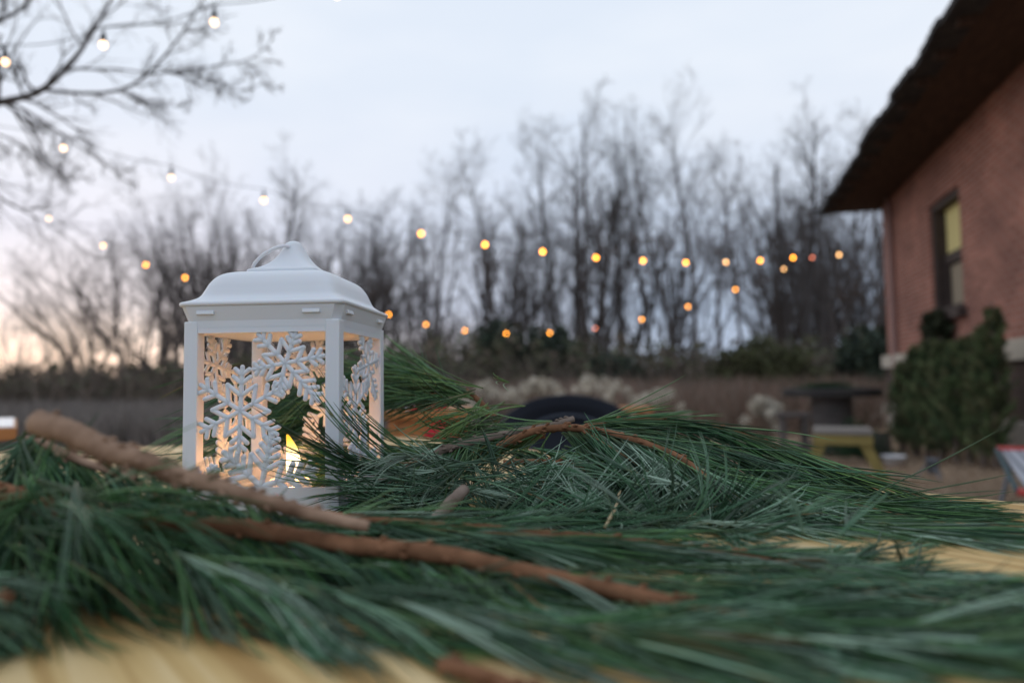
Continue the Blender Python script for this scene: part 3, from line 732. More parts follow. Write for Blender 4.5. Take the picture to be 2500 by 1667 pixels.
# ---- yellow trestle bench
M_yel = mat('yellow_paint', (.30, .235, .075), .7, .3, (.24, .185, .06), 7, bump=.2)
M_plank = mat('weathered_plank', (.30, .27, .235), .85, .2, (.22, .2, .18), 6, stretch=(1, 8, 1))
b = fat(2062, 5.6, 0); root = empty('yellow_bench', (b[0], 5.6, 0), R_(-24)); tag(root, 'yellow painted bench with splayed legs and a weathered top', 'bench')
boxobj('seat', -.22, .22, 0, .42, .385, .425, M_plank, root, .004)
for yq in (.05, .36):
    for sgn in (-1, 1):
        bm = bmesh.new(); M = Matrix.Translation((sgn * .13, yq, .382)) @ Matrix.Rotation(R_(-sgn * 24), 4, 'Y')
        box(bm, -.04, .04, -.02, .02, -.41, -.01, M); bobj('leg', bm, M_yel, root, bevel=.003)
    boxobj('crossbar', -.22, .22, yq - .05, yq - .022, .30, .375, M_yel, root, .003)
b = fat(1940, 7.4, 0); root = empty('plank_bench', (b[0], 7.4, 0), R_(-12)); tag(root, 'low dark plank bench left of the spool table', 'bench')
boxobj('seat', -.16, .16, -.12, .12, .43, .475, M_oldwood, root, .004)
for s_ in (-.11, .11): boxobj('leg', s_ - .025, s_ + .025, -.10, .10, 0, .428, M_oldwood, root, .004)

# ---- red edged folding lounger at the right
M_red = mat('red_frame', (.50, .05, .04), .45, .4)
M_str = bpy.data.materials.new('striped_fabric'); M_str.use_nodes = True
t = M_str.node_tree; c = N(t, 'ShaderNodeTexCoord'); w_ = N(t, 'ShaderNodeTexWave', bands_direction='X'); w_.inputs['Scale'].default_value = 5.0
t.links.new(c.outputs['Object'], w_.inputs['Vector']); r = ramp(t, [(.0, (.13, .15, .18)), (.3, (.42, .44, .48)), (.7, (.50, .52, .56))]); t.links.new(w_.outputs['Fac'], r.inputs[0])
t.links.new(r.outputs[0], t.nodes['Principled BSDF'].inputs['Base Color'])
b = fat(2515, 3.9, 0); root = empty('folding_lounger', (b[0] + .05, 3.9, 0), R_(-20)); tag(root, 'red framed lounger with grey striped fabric at the right edge', 'lounger')
def bar(name, a, b, r, m, par, sides=10): return rod(name, [np.array(a), np.array(b)], [r, r], m, par, sides)
bar('side_rail', (-.18, -.30, .235), (.75, -.30, .06), .020, M_red, root); bar('side_rail', (-.10, .30, .40), (.75, .30, .40), .020, M_red, root)
bm = bmesh.new(); v = [bm.verts.new(p_) for p_ in ((-.13, -.30, .235), (.75, -.30, .07), (.75, .30, .405), (-.08, .30, .405))]
f_ = bm.faces.new(v); e_ = bmesh.ops.extrude_face_region(bm, geom=[f_]); bmesh.ops.translate(bm, verts=[x for x in e_['geom'] if isinstance(x, bmesh.types.BMVert)], vec=(0, .0, -.012)); bobj('fabric', bm, M_str, root)
bar('end_rail', (-.18, -.30, .235), (-.10, .30, .40), .014, mat('teal_tube', (.05, .09, .10), .5), root)
for a_, b_ in (((-.10, -.28, .22), (-.22, -.26, 0)), ((-.02, .29, .38), (-.1, .34, 0)), ((.7, .29, .38), (.75, .34, 0)), ((.5, -.28, .11), (.6, -.26, 0))): bar('leg', a_, b_, .012, M_galv, root)

# ---- round black folding chair behind the boughs
M_blk = mat('black_fabric', (.012, .014, .02), .8, .2); M_pip = mat('grey_piping', (.06, .07, .09), .6, .3)
b = fat(1392, 3.2, 0); root = empty('round_chair', (b[0], 3.2, 0), R_(0)); tag(root, 'black round-backed folding chair with grey piping behind the pine boughs', 'chair')
top = at(1390, 963, 3.2)[2]
nseg, nr = 40, 8; Vv = []; RXX = .31; tilt = R_(38)
zc = top - RXX * math.cos(tilt) * .66 - .04
def dish(r, a, off=0):
    x = RXX * r * math.cos(a); y = RXX * r * math.sin(a) * .66; z = .16 * r * r + off
    return (x, y * math.sin(tilt) - z * math.cos(tilt) * 1.0 + .1, y * math.cos(tilt) + z * math.sin(tilt) * .6 - .04 + zc)
bm = bmesh.new(); rings = []
for i in range(nr + 1):
    rings.append([bm.verts.new(dish(max(i, .02) / nr, 2 * math.pi * k / nseg)) for k in range(nseg)])
for i in range(nr):
    for k in range(nseg): bm.faces.new((rings[i][k], rings[i][(k + 1) % nseg], rings[i + 1][(k + 1) % nseg], rings[i + 1][k]))
o = bobj('seat_pad', bm, M_blk, root, True); md = o.modifiers.new('thick', 'SOLIDIFY'); md.thickness = .03
def loop(r, off, rad, nm, m):
    P = np.array([dish(r, 2 * math.pi * k / 48, off) for k in range(49)]); V, Q, _ = rodmesh(P, [rad, rad], 8, 97, caps=False); return npmesh(nm, V, Q, m, root)
loop(1.0, 0, .020, 'rim', M_blk); loop(.62, .05, .007, 'piping', M_pip)
for s_ in (-1, 1):
    bar('leg', (s_ * .26, -.12, zc - .05), (-s_ * .22, -.2, 0), .011, M_blk, root); bar('leg', (s_ * .24, .2, zc - .12), (-s_ * .2, .3, 0), .011, M_blk, root)

# ---- small orange table with cups and a red bag behind the back bough
M_or = mat('orange_wood', (.48, .20, .06), .6, .35, (.38, .15, .045), 6, stretch=(1, 6, 1))
a0 = at(955, 1004, 3.0); a1 = at(1118, 1006, 3.0); ztop = a0[2]
root = empty('side_table', ((a0[0] + a1[0]) / 2, 3.0, 0)); tag(root, 'small orange wooden table seen between lantern and back bough', 'table')
hw_ = (a1[0] - a0[0]) / 2 + .04
boxobj('tabletop', -hw_, hw_, 0, .45, ztop - .035, ztop, M_or, root, .004)
for sx in (-1, 1):
    for sy in (.05, .40): boxobj('leg', sx * (hw_ - .04) - .02, sx * (hw_ - .04) + .02, sy - .02, sy + .02, 0, ztop - .037, M_or, root, .003)
boxobj('apron', -hw_ + .062, hw_ - .062, .04, .06, ztop - .13, ztop - .037, M_or, root)
p = at(1008, 1000, 3.1); root = empty('white_mug', (p[0], 3.1, ztop + .001)); tag(root, 'white mug on the small orange table', 'mug')
bm = bmesh.new(); lathe(bm, [(0, .0), (.034, .0), (.036, .005), (.036, .085), (.032, .085), (.030, .008), (0, .008)]); bobj('cup', bm, M_white, root, True)
rod('handle', [np.array((.035, 0, .07)), np.array((.06, 0, .065)), np.array((.062, 0, .03)), np.array((.035, 0, .02))], [.004, .004], M_white, root, 8)
p = at(975, 1000, 3.15); root = empty('cream_bowl', (p[0], 3.15, ztop + .001)); tag(root, 'cream bowl left of the white mug on the small orange table', 'bowl')
bm = bmesh.new(); lathe(bm, [(0, 0), (.025, 0), (.045, .03), (.055, .06), (.051, .06), (.040, .032), (.02, .006), (0, .006)]); bobj('bowl', bm, mat('cream_glaze', (.55, .50, .40), .4), root, True)
p = at(1047, 1000, 3.12); root = empty('red_cloth', (p[0], 3.12, ztop + .001)); tag(root, 'folded red cloth heaped on the small orange table', 'cloth')
M_redc = mat('red_cloth', (.42, .025, .035), .85, .1, (.30, .018, .025), 12)
bm = bmesh.new(); bmesh.ops.create_grid(bm, x_segments=30, y_segments=20, size=1)
for v in bm.verts:
    x, y = v.co.x, v.co.y; r_ = max(abs(x), abs(y)); v.co = (x * .085, y * .06, .075 * (1 - r_ ** 3) + .008 * math.sin(x * 9 + y * 4) * (1 - r_) + .001)
o = bobj('fabric', bm, M_redc, root, True)
p = at(1075, 1022, 2.93); root = empty('red_stocking', (p[0], 2.93, ztop - .17)); tag(root, 'red stuffed bag hanging at the front of the small orange table', 'bag')
bm = bmesh.new(); lathe(bm, [(0, .0), (.04, .004), (.065, .03), (.07, .07), (.05, .105), (.018, .12), (.028, .14), (0, .14)], 20); bobj('bag', bm, M_redc, root, True)
rod('string', [np.array((0, 0, .125)), np.array((.005, .04, .15)), np.array((0, .072, .168))], [.002, .002], M_redc, root, 6)
# ---- orange bench further back
a0 = at(1494, 996, 4.6); a1 = at(1596, 998, 4.6); root = empty('wooden_bench', ((a0[0] + a1[0]) / 2, 4.6, 0)); tag(root, 'orange brown wooden bench right of the black chair', 'bench')
hb = (a1[0] - a0[0]) / 2
boxobj('seat', -hb, hb, 0, .35, a0[2] - .035, a0[2], M_or, root, .004)
for sx in (-1, 1): boxobj('leg', sx * (hb - .04) - .02, sx * (hb - .04) + .02, .02, .33, 0, a0[2] - .037, M_plank, root, .003)
boxobj('stretcher', -hb + .062, hb - .062, .16, .19, .2, .26, M_plank, root)
# ---- second wooden table at the left edge
a0 = at(42, 1040, 1.95); root = empty('picnic_table', (a0[0], 1.95, 0), R_(36)); tag(root, 'corner of another wooden table with a white cloth at the left edge', 'table')
boxobj('tabletop', -1.1, 0, 0, .7, a0[2] - .04, a0[2] - .004, M_or, root, .005)
boxobj('cloth', -1.08, -.008, .01, .69, a0[2] - .003, a0[2], M_white, root)
for sx in (-1.0, -.10): 
    for sy in (.06, .62): boxobj('leg', sx - .03, sx + .03, sy - .03, sy + .03, 0, a0[2] - .042, M_or, root, .003)

# ================================================================== the table in front
def wood_mat():
    m = bpy.data.materials.new('pine_planks'); m.use_nodes = True; t = m.node_tree; b = t.nodes['Principled BSDF']
    b.inputs['Roughness'].default_value = .55; b.inputs['Specular IOR Level'].default_value = .35
    c = N(t, 'ShaderNodeTexCoord'); mp = N(t, 'ShaderNodeMapping'); mp.inputs['Rotation'].default_value = (0, 0, R_(-129.7 + 180))
    t.links.new(c.outputs['Object'], mp.inputs[0])
    m1 = N(t, 'ShaderNodeMapping'); m1.inputs['Scale'].default_value = (1.2, 26, 1); t.links.new(mp.outputs[0], m1.inputs[0])
    n1 = N(t, 'ShaderNodeTexNoise'); n1.inputs['Scale'].default_value = 3; n1.inputs['Detail'].default_value = 5; n1.inputs['Distortion'].default_value = .6; t.links.new(m1.outputs[0], n1.inputs['Vector'])
    n2 = N(t, 'ShaderNodeTexNoise'); n2.inputs['Scale'].default_value = 4.5; n2.inputs['Detail'].default_value = 3; t.links.new(mp.outputs[0], n2.inputs['Vector'])
    r1 = ramp(t, [(.3, (.42, .25, .085)), (.5, (.60, .41, .17)), (.66, (.74, .56, .30))]); t.links.new(n1.outputs[0], r1.inputs[0])
    r2 = ramp(t, [(.34, (.62, .50, .38)), (.55, (1, 1, 1)), (.75, (1.10, 1.12, 1.15))]); t.links.new(n2.outputs[0], r2.inputs[0])
    mm = N(t, 'ShaderNodeMixRGB', blend_type='MULTIPLY'); mm.inputs[0].default_value = 1; t.links.new(r1.outputs[0], mm.inputs[1]); t.links.new(r2.outputs[0], mm.inputs[2])
    # knots
    v = N(t, 'ShaderNodeTexVoronoi'); v.inputs['Scale'].default_value = 3.1; m3 = N(t, 'ShaderNodeMapping'); m3.inputs['Scale'].default_value = (1, 1.7, 1); t.links.new(mp.outputs[0], m3.inputs[0]); t.links.new(m3.outputs[0], v.inputs['Vector'])
    r3 = ramp(t, [(.0, (.30, .16, .07)), (.028, (.45, .26, .12)), (.05, (1, 1, 1))]); t.links.new(v.outputs['Distance'], r3.inputs[0])
    m4 = N(t, 'ShaderNodeMixRGB', blend_type='MULTIPLY'); m4.inputs[0].default_value = 1; t.links.new(mm.outputs[0], m4.inputs[1]); t.links.new(r3.outputs[0], m4.inputs[2])
    t.links.new(m4.outputs[0], b.inputs['Base Color'])
    bp = N(t, 'ShaderNodeBump'); bp.inputs['Strength'].default_value = .15; bp.inputs['Distance'].default_value = .002; t.links.new(n1.outputs[0], bp.inputs['Height']); t.links.new(bp.outputs[0], b.inputs['Normal'])
    return m
M_table = wood_mat()
root = empty('wooden_table', (0, .4, 0)); tag(root, 'pale pine plank table under the lantern and pine boughs', 'table')
def hit(px, py):
    """point of the table top seen there"""
    d = RM @ Vector(((px - 1250) / F, -(py - 833.5) / F, -1)); k = (T - CAMH) / d.z
    return np.array((d.x * k, d.y * k, T))
pR, pR2, pL, pL2 = hit(2500, 1226), hit(1960, 1168), hit(0, 1103), hit(450, 1086)
def isect(p, d, q, e):
    M = np.array([[d[0], -e[0]], [d[1], -e[1]]]); s, _ = np.linalg.solve(M, (q - p)[:2]); return p + s * d
dR = pR2 - pR; dL = pL2 - pL
Cn = isect(pR, dR, pL, dL)
uR = (pR - Cn) / np.linalg.norm(pR - Cn); uL = (pL - Cn) / np.linalg.norm(pL - Cn)
print('TABLE', Cn, pR, pL, 'angle', math.degrees(math.acos(uR @ uL)), 'dirR', math.degrees(math.atan2(uR[1], uR[0])))
poly = [Cn, Cn + uL * 1.5, Cn + uL * 1.5 + uR * .9, Cn + uL * .8 + uR * 2.0, Cn + uR * 2.0]
nrm = np.array((uR[1], -uR[0], 0)); nrm = nrm if nrm @ uL > 0 else -nrm       # across the planks
# planks run along uR; cut the outline into strips 0.19 m wide with narrow joints
def clip(poly, n_, c, keep_less):
    out = []
    for i in range(len(poly)):
        a, b_ = poly[i], poly[(i + 1) % len(poly)]; da, db = a @ n_ - c, b_ @ n_ - c
        if not keep_less: da, db = -da, -db
        if da <= 0: out.append(a)
        if (da < 0) != (db < 0): out.append(a + (b_ - a) * (da / (da - db)))
    return out
o_ = np.array((0, .4, 0)); W0 = min(p @ nrm for p in poly); W1 = max(p @ nrm for p in poly); k = 0
w = W0
while w < W1 - .01:
    pw = .186; q = clip(clip(poly, nrm, w + .002, False), nrm, w + pw - .002, True)
    if len(q) >= 3:
        bm = bmesh.new(); vv = [bm.verts.new(Vector(p - o_ * np.array((1, 1, 0)))) for p in q]
        f_ = bm.faces.new(vv); e_ = bmesh.ops.extrude_face_region(bm, geom=[f_]); bmesh.ops.translate(bm, verts=[x for x in e_['geom'] if isinstance(x, bmesh.types.BMVert)], vec=(0, 0, -.038))
        bobj('plank', bm, M_table, root, bevel=.0025)
    w += pw
for (a_, b_) in ((.25, .35), (.25, 1.5), (1.1, .35), (.9, 1.5)):
    p = Cn + uL * a_ + uR * b_ - o_; boxobj('leg', p[0] - .045, p[0] + .045, p[1] - .045, p[1] + .045, 0, T - .040, M_table, root, .004)

# ================================================================== lantern
LR = R_(-5.0)
LC = np.array((-.2029, .6326, T + .0005))
lan = empty('lantern', LC, LR); tag(lan, 'white plastic snowflake lantern glowing on the wooden table', 'lantern')
M_lan = mat('lantern_plastic', (.68, .705, .735), .42, .45, sss=.35)
H_ = .067; PW = .012
def rbox(bm, x0, x1, y0, y1, z0, z1): box(bm, x0, x1, y0, y1, z0, z1)
# posts
for sx in (-1, 1):
    for sy in (-1, 1):
        xa, xb = sorted((sx * H_, sx * (H_ - PW))); ya, yb = sorted((sy * H_, sy * (H_ - PW)))
        boxobj('post', xa, xb, ya, yb, .0, .160, M_lan, lan, .0012)
bm = bmesh.new()
e = H_ - PW; tt = .0035; i_ = .0006
bm.free()
for (nm, z0, z1) in (('top_rail', .1500, .1602), ('bottom_rail', .0, .0225)):
    for k in range(4):
        boxobj(nm, -e, e, -H_ + i_, -H_ + tt, z0, z1, M_lan, lan, 0, Matrix.Rotation(k * math.pi / 2, 4, 'Z'))

boxobj('floor', -H_ + .004, H_ - .004, -H_ + .004, H_ - .004, .001, .005, M_lan, lan)
boxobj('ceiling', -H_ + .0045, H_ - .0045, -H_ + .0045, H_ - .0045, .1505, .1535, M_lan, lan)
def sqlathe(bm, prof, seg=40):
    """rings that go from square with rounded corners (p large) to round (p=2): (half width, z, p)"""
    rings = []
    for r, z, p in prof:
        ring = []
        for k in range(seg):
            a = 2 * math.pi * (k + .5) / seg; c_, s_ = math.cos(a), math.sin(a)
            q = (abs(c_) ** p + abs(s_) ** p) ** (-1 / p) * r
            ring.append(bm.verts.new((q * c_, q * s_, z)))
        rings.append(ring)
    for a, b in zip(rings[:-1], rings[1:]):
        for k in range(seg): bm.faces.new((a[k], a[(k + 1) % seg], b[(k + 1) % seg], b[k]))
    bm.faces.new(rings[-1]); bm.faces.new(rings[0][::-1])
def smoothprof(pr, n=60):
    P = resample(np.array(pr), n); return [tuple(x) for x in P]
bm = bmesh.new(); sqlathe(bm, [(.0665, .1545, 40), (.0668, .1603, 40), (.0705, .1722, 40), (.0700, .1728, 40)], 64); bobj('collar', bm, M_lan, lan)
pr = [(.0712, .1726, 30), (.0716, .1745, 30), (.0712, .1760, 28)] + smoothprof([(.0695, .1768, 22), (.0655, .1786, 18), (.0610, .1822, 14), (.0585, .1880, 12), (.0558, .1945, 11), (.0512, .2010, 10), (.0450, .2046, 9), (.0380, .2060, 9), (.0310, .2066, 9)], 40)
bm = bmesh.new(); sqlathe(bm, pr, 128); roof_l = bobj('roof', bm, M_lan, lan, True)
pr = [(.0318, .2067, 14), (.0320, .2072, 14), (.0320, .2092, 14), (.0312, .2098, 14)] + smoothprof([(.0300, .2101, 12), (.0245, .2128, 8), (.0190, .2172, 5), (.0148, .2225, 3.4), (.0118, .2280, 2.5), (.0098, .2325, 2.1), (.0078, .2365, 2), (.0045, .2390, 2), (.0006, .2398, 2)], 30)
bm = bmesh.new(); sqlathe(bm, pr, 96); bobj('finial', bm, M_lan, lan, True)
hp = [(0, -.0085, .2325), (-.004, -.0135, .2328), (-.013, -.0165, .2295), (-.024, -.0160, .2235), (-.033, -.0120, .2165), (-.037, -.0050, .2130), (-.037, .005, .2130), (-.033, .0120, .2165), (-.024, .0160, .2235), (-.013, .0165, .2295), (-.004, .0135, .2328), (0, .0085, .2325)]
rod('handle', [np.array(p) for p in hp], [.0016, .0016], M_lan, lan, 10, 70)
for (u, w_) in ((-.047, .0075), (.044, .0075)):
    for k in range(4):
        a = k * math.pi / 2; Mx = Matrix.Rotation(a, 4, 'Z') @ Matrix.Translation((u, -.0692, .1668)) @ Matrix.Rotation(R_(-15), 4, 'X')
        boxobj('clip', -w_, w_, -.0012, .0012, -.0016, .0016, M_lan, lan, .0005, Mx)
def flake_strokes(c, arms, rs, r_star, a0, val=.33, sw=.0021):
    """strokes (x0,z0,x1,z1,r) of one snowflake; arms = [(angle, length)]"""
    S_ = []
    for ang, ln in arms:
        a = R_(ang); d = (math.cos(a), math.sin(a)); S_.append((c[0], c[1], c[0] + d[0] * ln, c[1] + d[1] * ln, sw))
        n_ = 2 if ln < .042 else 3
        for j in range(n_):
            f = .62 + .20 * j if n_ == 2 else .48 + .17 * j
            bl = ln * (.25 - .04 * j)
            for s_ in (-1, 1):
                b = a + s_ * R_(52); p = (c[0] + d[0] * ln * f, c[1] + d[1] * ln * f)
                S_.append((p[0], p[1], p[0] + math.cos(b) * bl, p[1] + math.sin(b) * bl, sw))
    if r_star:
        for k in range(6):
            a = R_(a0 + 60 * k); p = (c[0] + math.cos(a) * r_star, c[1] + math.sin(a) * r_star)
            for s_ in (-1, 1):
                b = a + s_ * R_(30); q = (c[0] + math.cos(b) * r_star * val * 1.55, c[1] + math.sin(b) * r_star * val * 1.55)
                S_.append((q[0], q[1], p[0], p[1], sw))
    return S_
def cap_tube(bm, x0, z0, x1, z1, r, lim):
    (a, b, zl, zh) = lim
    # clip the stroke to the opening
    t0, t1 = 0.0, 1.0
    for (p, d, lo, hi) in ((x0, x1 - x0, a, b), (z0, z1 - z0, zl, zh)):
        if abs(d) < 1e-9:
            if p < lo or p > hi: return
            continue
        ta, tb = (lo - p) / d, (hi - p) / d
        if ta > tb: ta, tb = tb, ta
        t0, t1 = max(t0, ta), min(t1, tb)
    if t1 - t0 < .02: return
    X0, Z0_, X1, Z1_ = x0 + (x1 - x0) * t0, z0 + (z1 - z0) * t0, x0 + (x1 - x0) * t1, z0 + (z1 - z0) * t1
    L_ = math.hypot(X1 - X0, Z1_ - Z0_); an = math.atan2(Z1_ - Z0_, X1 - X0)
    M = Matrix.Translation(((X0 + X1) / 2, 0, (Z0_ + Z1_) / 2)) @ Matrix.Rotation(-an, 4, 'Y') @ Matrix.Rotation(math.pi / 2, 4, 'Y') @ Matrix.Diagonal((1, .66, 1, 1))
    bmesh.ops.create_cone(bm, cap_ends=False, segments=12, radius1=r, radius2=r, depth=L_, matrix=M)
    for (px_, pz_) in ((X0, Z0_), (X1, Z1_)):
        bmesh.ops.create_uvsphere(bm, u_segments=12, v_segments=8, radius=r * 1.001, matrix=Matrix.Translation((px_, 0, pz_)) @ Matrix.Diagonal((1, .66, 1, 1)))
F1 = flake_strokes((.0203, .124), [(10, .033), (71, .027), (134, .034), (190, .028), (257, .0265), (312, .043)], None, .020, 40)
F2 = flake_strokes((-.0180, .085), [(88, .0363), (28, .039), (148, .041), (207, .038), (268, .034), (328, .037)], None, .0245, 58)
F3 = flake_strokes((.0003, .0225), [(78, .0440), (139, .043), (17, .049), (196, .045), (-30, .03), (-90, .02)], None, .0275, 48, sw=.0026)
F4 = flake_strokes((-.050, .020), [(60, .022), (10, .02), (115, .018)], None, 0, 0, sw=.0021)
fl_me = []
for St, ex in ((F1, 0), (F2, 0), (F3, 0), (F4, 0)):
    bm = bmesh.new()
    for s_ in St: cap_tube(bm, *s_, (-.0562, .0562, .020, .1512))
    me = bpy.data.meshes.new('snowflake'); bm.to_mesh(me); bm.free()
    for p_ in me.polygons: p_.use_smooth = True
    me.materials.append(M_lan); fl_me.append(me)
for k in range(4):
    a = k * math.pi / 2
    panel = bpy.data.objects.new('snowflake_panel', None); panel.empty_display_size = .02; C.objects.link(panel); panel.parent = lan
    panel.rotation_euler = (0, 0, a); v = Vector((0, -H_ + .0028, 0)); v.rotate(Matrix.Rotation(a, 3, 'Z')); panel.location = v
    for me in fl_me: link(bpy.data.objects.new('snowflake', me), panel)
# candle
M_wax = mat('candle_plastic', (.85, .80, .70), .5, .4, sss=.3)
M_flame = bpy.data.materials.new('flame_glow'); M_flame.use_nodes = True
t = M_flame.node_tree; t.nodes.clear(); c = N(t, 'ShaderNodeTexCoord'); s_ = N(t, 'ShaderNodeSeparateXYZ'); t.links.new(c.outputs['Object'], s_.inputs[0])
mr = N(t, 'ShaderNodeMapRange'); mr.inputs[1].default_value = .0; mr.inputs[2].default_value = .040; t.links.new(s_.outputs['Z'], mr.inputs[0])
r = ramp(t, [(0, (3.2, 2.3, 1.3)), (.45, (3.4, 2.7, 1.7)), (.7, (2.3, 1.5, .40)), (.88, (1.7, .95, .10)), (1, (1.5, .75, .06))]); t.links.new(mr.outputs[0], r.inputs[0])
em = N(t, 'ShaderNodeEmission'); em.inputs['Strength'].default_value = 1.3; t.links.new(r.outputs[0], em.inputs['Color'])
tp = N(t, 'ShaderNodeBsdfTransparent'); tp.inputs['Color'].default_value = (1, .95, .85, 1); mx = N(t, 'ShaderNodeMixShader'); mx.inputs[0].default_value = .5
t.links.new(tp.outputs[0], mx.inputs[1]); t.links.new(em.outputs[0], mx.inputs[2]); ou = N(t, 'ShaderNodeOutputMaterial'); t.links.new(mx.outputs[0], ou.inputs[0])
ca = empty('flameless_candle', LC + np.array((-.002, 0, .0055))); tag(ca, 'flameless candle with a glowing curved flame inside the lantern', 'candle')
bm = bmesh.new(); lathe(bm, [(0, 0), (.0185, 0), (.019, .001), (.019, .013), (.0178, .0145), (.015, .0140), (.008, .0150), (0, .0152)], 40); bobj('body', bm, M_wax, ca, True)
bm = bmesh.new(); rg = []
fp = [(.0030, .0), (.0046, .004), (.0060, .010), (.0066, .016), (.0060, .022), (.0046, .029), (.0028, .035), (.0010, .0405)]
for i, (r_, z_) in enumerate(fp):
    bend = .0035 * math.sin(z_ / .0405 * 3.0) - .0035 * (z_ / .0405) ** 2 * 1.1
    rg.append([bm.verts.new((bend + r_ * math.cos(2 * math.pi * k / 20), r_ * .9 * math.sin(2 * math.pi * k / 20), z_)) for k in range(20)])
for a, b in zip(rg[:-1], rg[1:]):
    for k in range(20): bm.faces.new((a[k], a[(k + 1) % 20], b[(k + 1) % 20], b[k]))
bm.faces.new(rg[-1]); bm.faces.new(rg[0][::-1])
fo = bobj('flame', bm, M_flame, ca, True); fo.location = (0, 0, .0148)
ld = bpy.data.lights.new('candle_light', 'POINT'); ld.energy = .36; ld.shadow_soft_size = .0035; ld.color = (1, .46, .18)
lo_ = bpy.data.objects.new('candle_light', ld); link(lo_, fo); lo_.location = (.0005, 0, .016)
sm = fo.modifiers.new('s', 'SUBSURF'); sm.levels = 1; sm.render_levels = 2

# ================================================================== pine boughs
M_needle = mat('pine_needles', (1, 1, 1), .40, .38, attr=True)
M_twig = mat('pine_bark', (.10, .046, .022), .85, .15, (.26, .125, .065), 60, bump=.5, bscale=160)
M_twig2 = mat('grey_bark', (.13, .095, .072), .85, .15, (.24, .185, .15), 50, bump=.5, bscale=150)
M_stick = mat('peeled_bark', (.10, .052, .030), .8, .2, (.38, .25, .17), 45, detail=6, bump=.8, bscale=110)
M_cut = mat('cut_end', (.62, .47, .32), .7, .2, (.5, .36, .24), 80)
M_knob = mat('knob_bark', (.30, .20, .11), .8)
NG = np.array([(.055, .145, .042), (.078, .180, .055), (.036, .110, .040), (.105, .195, .075), (.046, .122, .055)])     # green
NB = np.array([(.095, .19, .105), (.165, .28, .18), (.052, .13, .068), (.28, .39, .29), (.045, .115, .054)])           # blue green, paled to stand in for highlights on the needles
NY = np.array([(.085, .165, .040), (.11, .19, .05), (.065, .135, .04)])                                              # yellow green
def needles(base, d, ln, rng, droop=.35, wig=.10, fasc=5, spread=.085, rad=.00056, cols=NG, S=8, floor=T + .0016, curl=None):
    """bundles of needles: base (n,3), d (n,3), ln (n,)"""
    n = len(base); d = d / (np.linalg.norm(d, axis=1, keepdims=True) + 1e-9)
    b = np.repeat(base, fasc, 0); dd = np.repeat(d, fasc, 0) + rng.normal(size=(n * fasc, 3)) * spread
    L_ = np.repeat(ln, fasc) * (0.82 + .3 * rng.random(n * fasc)); k = n * fasc
    dd /= np.linalg.norm(dd, axis=1, keepdims=True)
    bend = np.repeat(rng.normal(size=(n, 3)) * wig, fasc, 0) + rng.normal(size=(k, 3)) * wig * .5
    if curl is not None: bend = bend + np.asarray(curl)
    dr = droop * (0.5 + rng.random(k))[:, None]
    P = np.zeros((k, S, 3)); P[:, 0] = b; st = (L_ / (S - 1))[:, None]
    for j in range(1, S):
        dd = dd + bend * 1.6 / S; dd[:, 2:3] -= dr / S
        dd /= np.linalg.norm(dd, axis=1, keepdims=True)
        q = P[:, j - 1] + dd * st
        low = q[:, 2] < floor
        if low.any():
            q[low, 2] = floor + rng.random(low.sum()) * .0015; dd[low, 2] = np.abs(dd[low, 2]) * .05
        P[:, j] = q
    prof = np.array([1.0] * (S - 2) + [.75, .15])
    V, Q = tubes(P, rad * (0.85 + .3 * rng.random((k, 1))) * prof[None], 3, rng)
    c = cols[rng.integers(0, len(cols), n)]; c = np.repeat(c * (.42 + 1.0 * rng.random((n, 1)) ** 1.5), fasc, 0) * (0.8 + .45 * rng.random((k, 1)))
    # pale base of each bundle, a few browned needles
    cc = np.repeat(c[:, None, :], S, 1); cc[:, 0] = cc[:, 0] * .4 + np.array((.12, .14, .05)) * .6
    br = rng.random(k) < .012; cc[br] = np.array((.22, .14, .06)) * (0.7 + .5 * rng.random((br.sum(), 1, 1)))
    return V, Q, np.repeat(cc.reshape(-1, 3), 3, 0)
def along(pts, n, t0, t1, rng, jit=.002):
    P = resample(np.array([at(*p) for p in pts]) if len(pts[0]) == 3 else np.array(pts), 60)
    t = t0 + (t1 - t0) * np.sort(rng.random(n)); f = t * 59; i = np.minimum(f.astype(int), 58); fr = (f - i)[:, None]
    b = P[i] * (1 - fr) + P[i + 1] * fr; tan = P[i + 1] - P[i]; tan /= np.linalg.norm(tan, axis=1, keepdims=True)
    return b + rng.normal(size=b.shape) * jit, tan, t
def shoot(pts, n, rng, t0=0, t1=1, fw=1.0, rad=.7, aim=(0, 0, 0), L=(.085, .12), tipn=24, up=.35, dens=.8, off=0.0, **kw):
    """needles all round a stem, leaning forward; aim adds a common sweep"""
    n = int(n * dens); b, tan, t = along(pts, n, t0, t1, rng); b[:, 2] = np.maximum(b[:, 2] - off, T + .002)
    pr = perp(tan, rng); pr[:, 2] = np.where(pr[:, 2] > 0, pr[:, 2] * up, pr[:, 2])
    d = tan * fw + pr * rad * (0.5 + .8 * rng.random((n, 1))) + np.array(aim)
    ln = rng.uniform(L[0], L[1], n)
    out = [needles(b, d, ln, rng, **kw)]
    if tipn:
        bt = np.repeat(b[-1:], tipn, 0) + rng.normal(size=(tipn, 3)) * .002; tt_ = np.repeat(tan[-1:], tipn, 0)
        d = tt_ * 1.2 + perp(tt_, rng) * rng.random((tipn, 1)) * .55 + np.array(aim) * .6
        out.append(needles(bt, d, rng.uniform(L[0], L[1], tipn), rng, **kw))
    return out
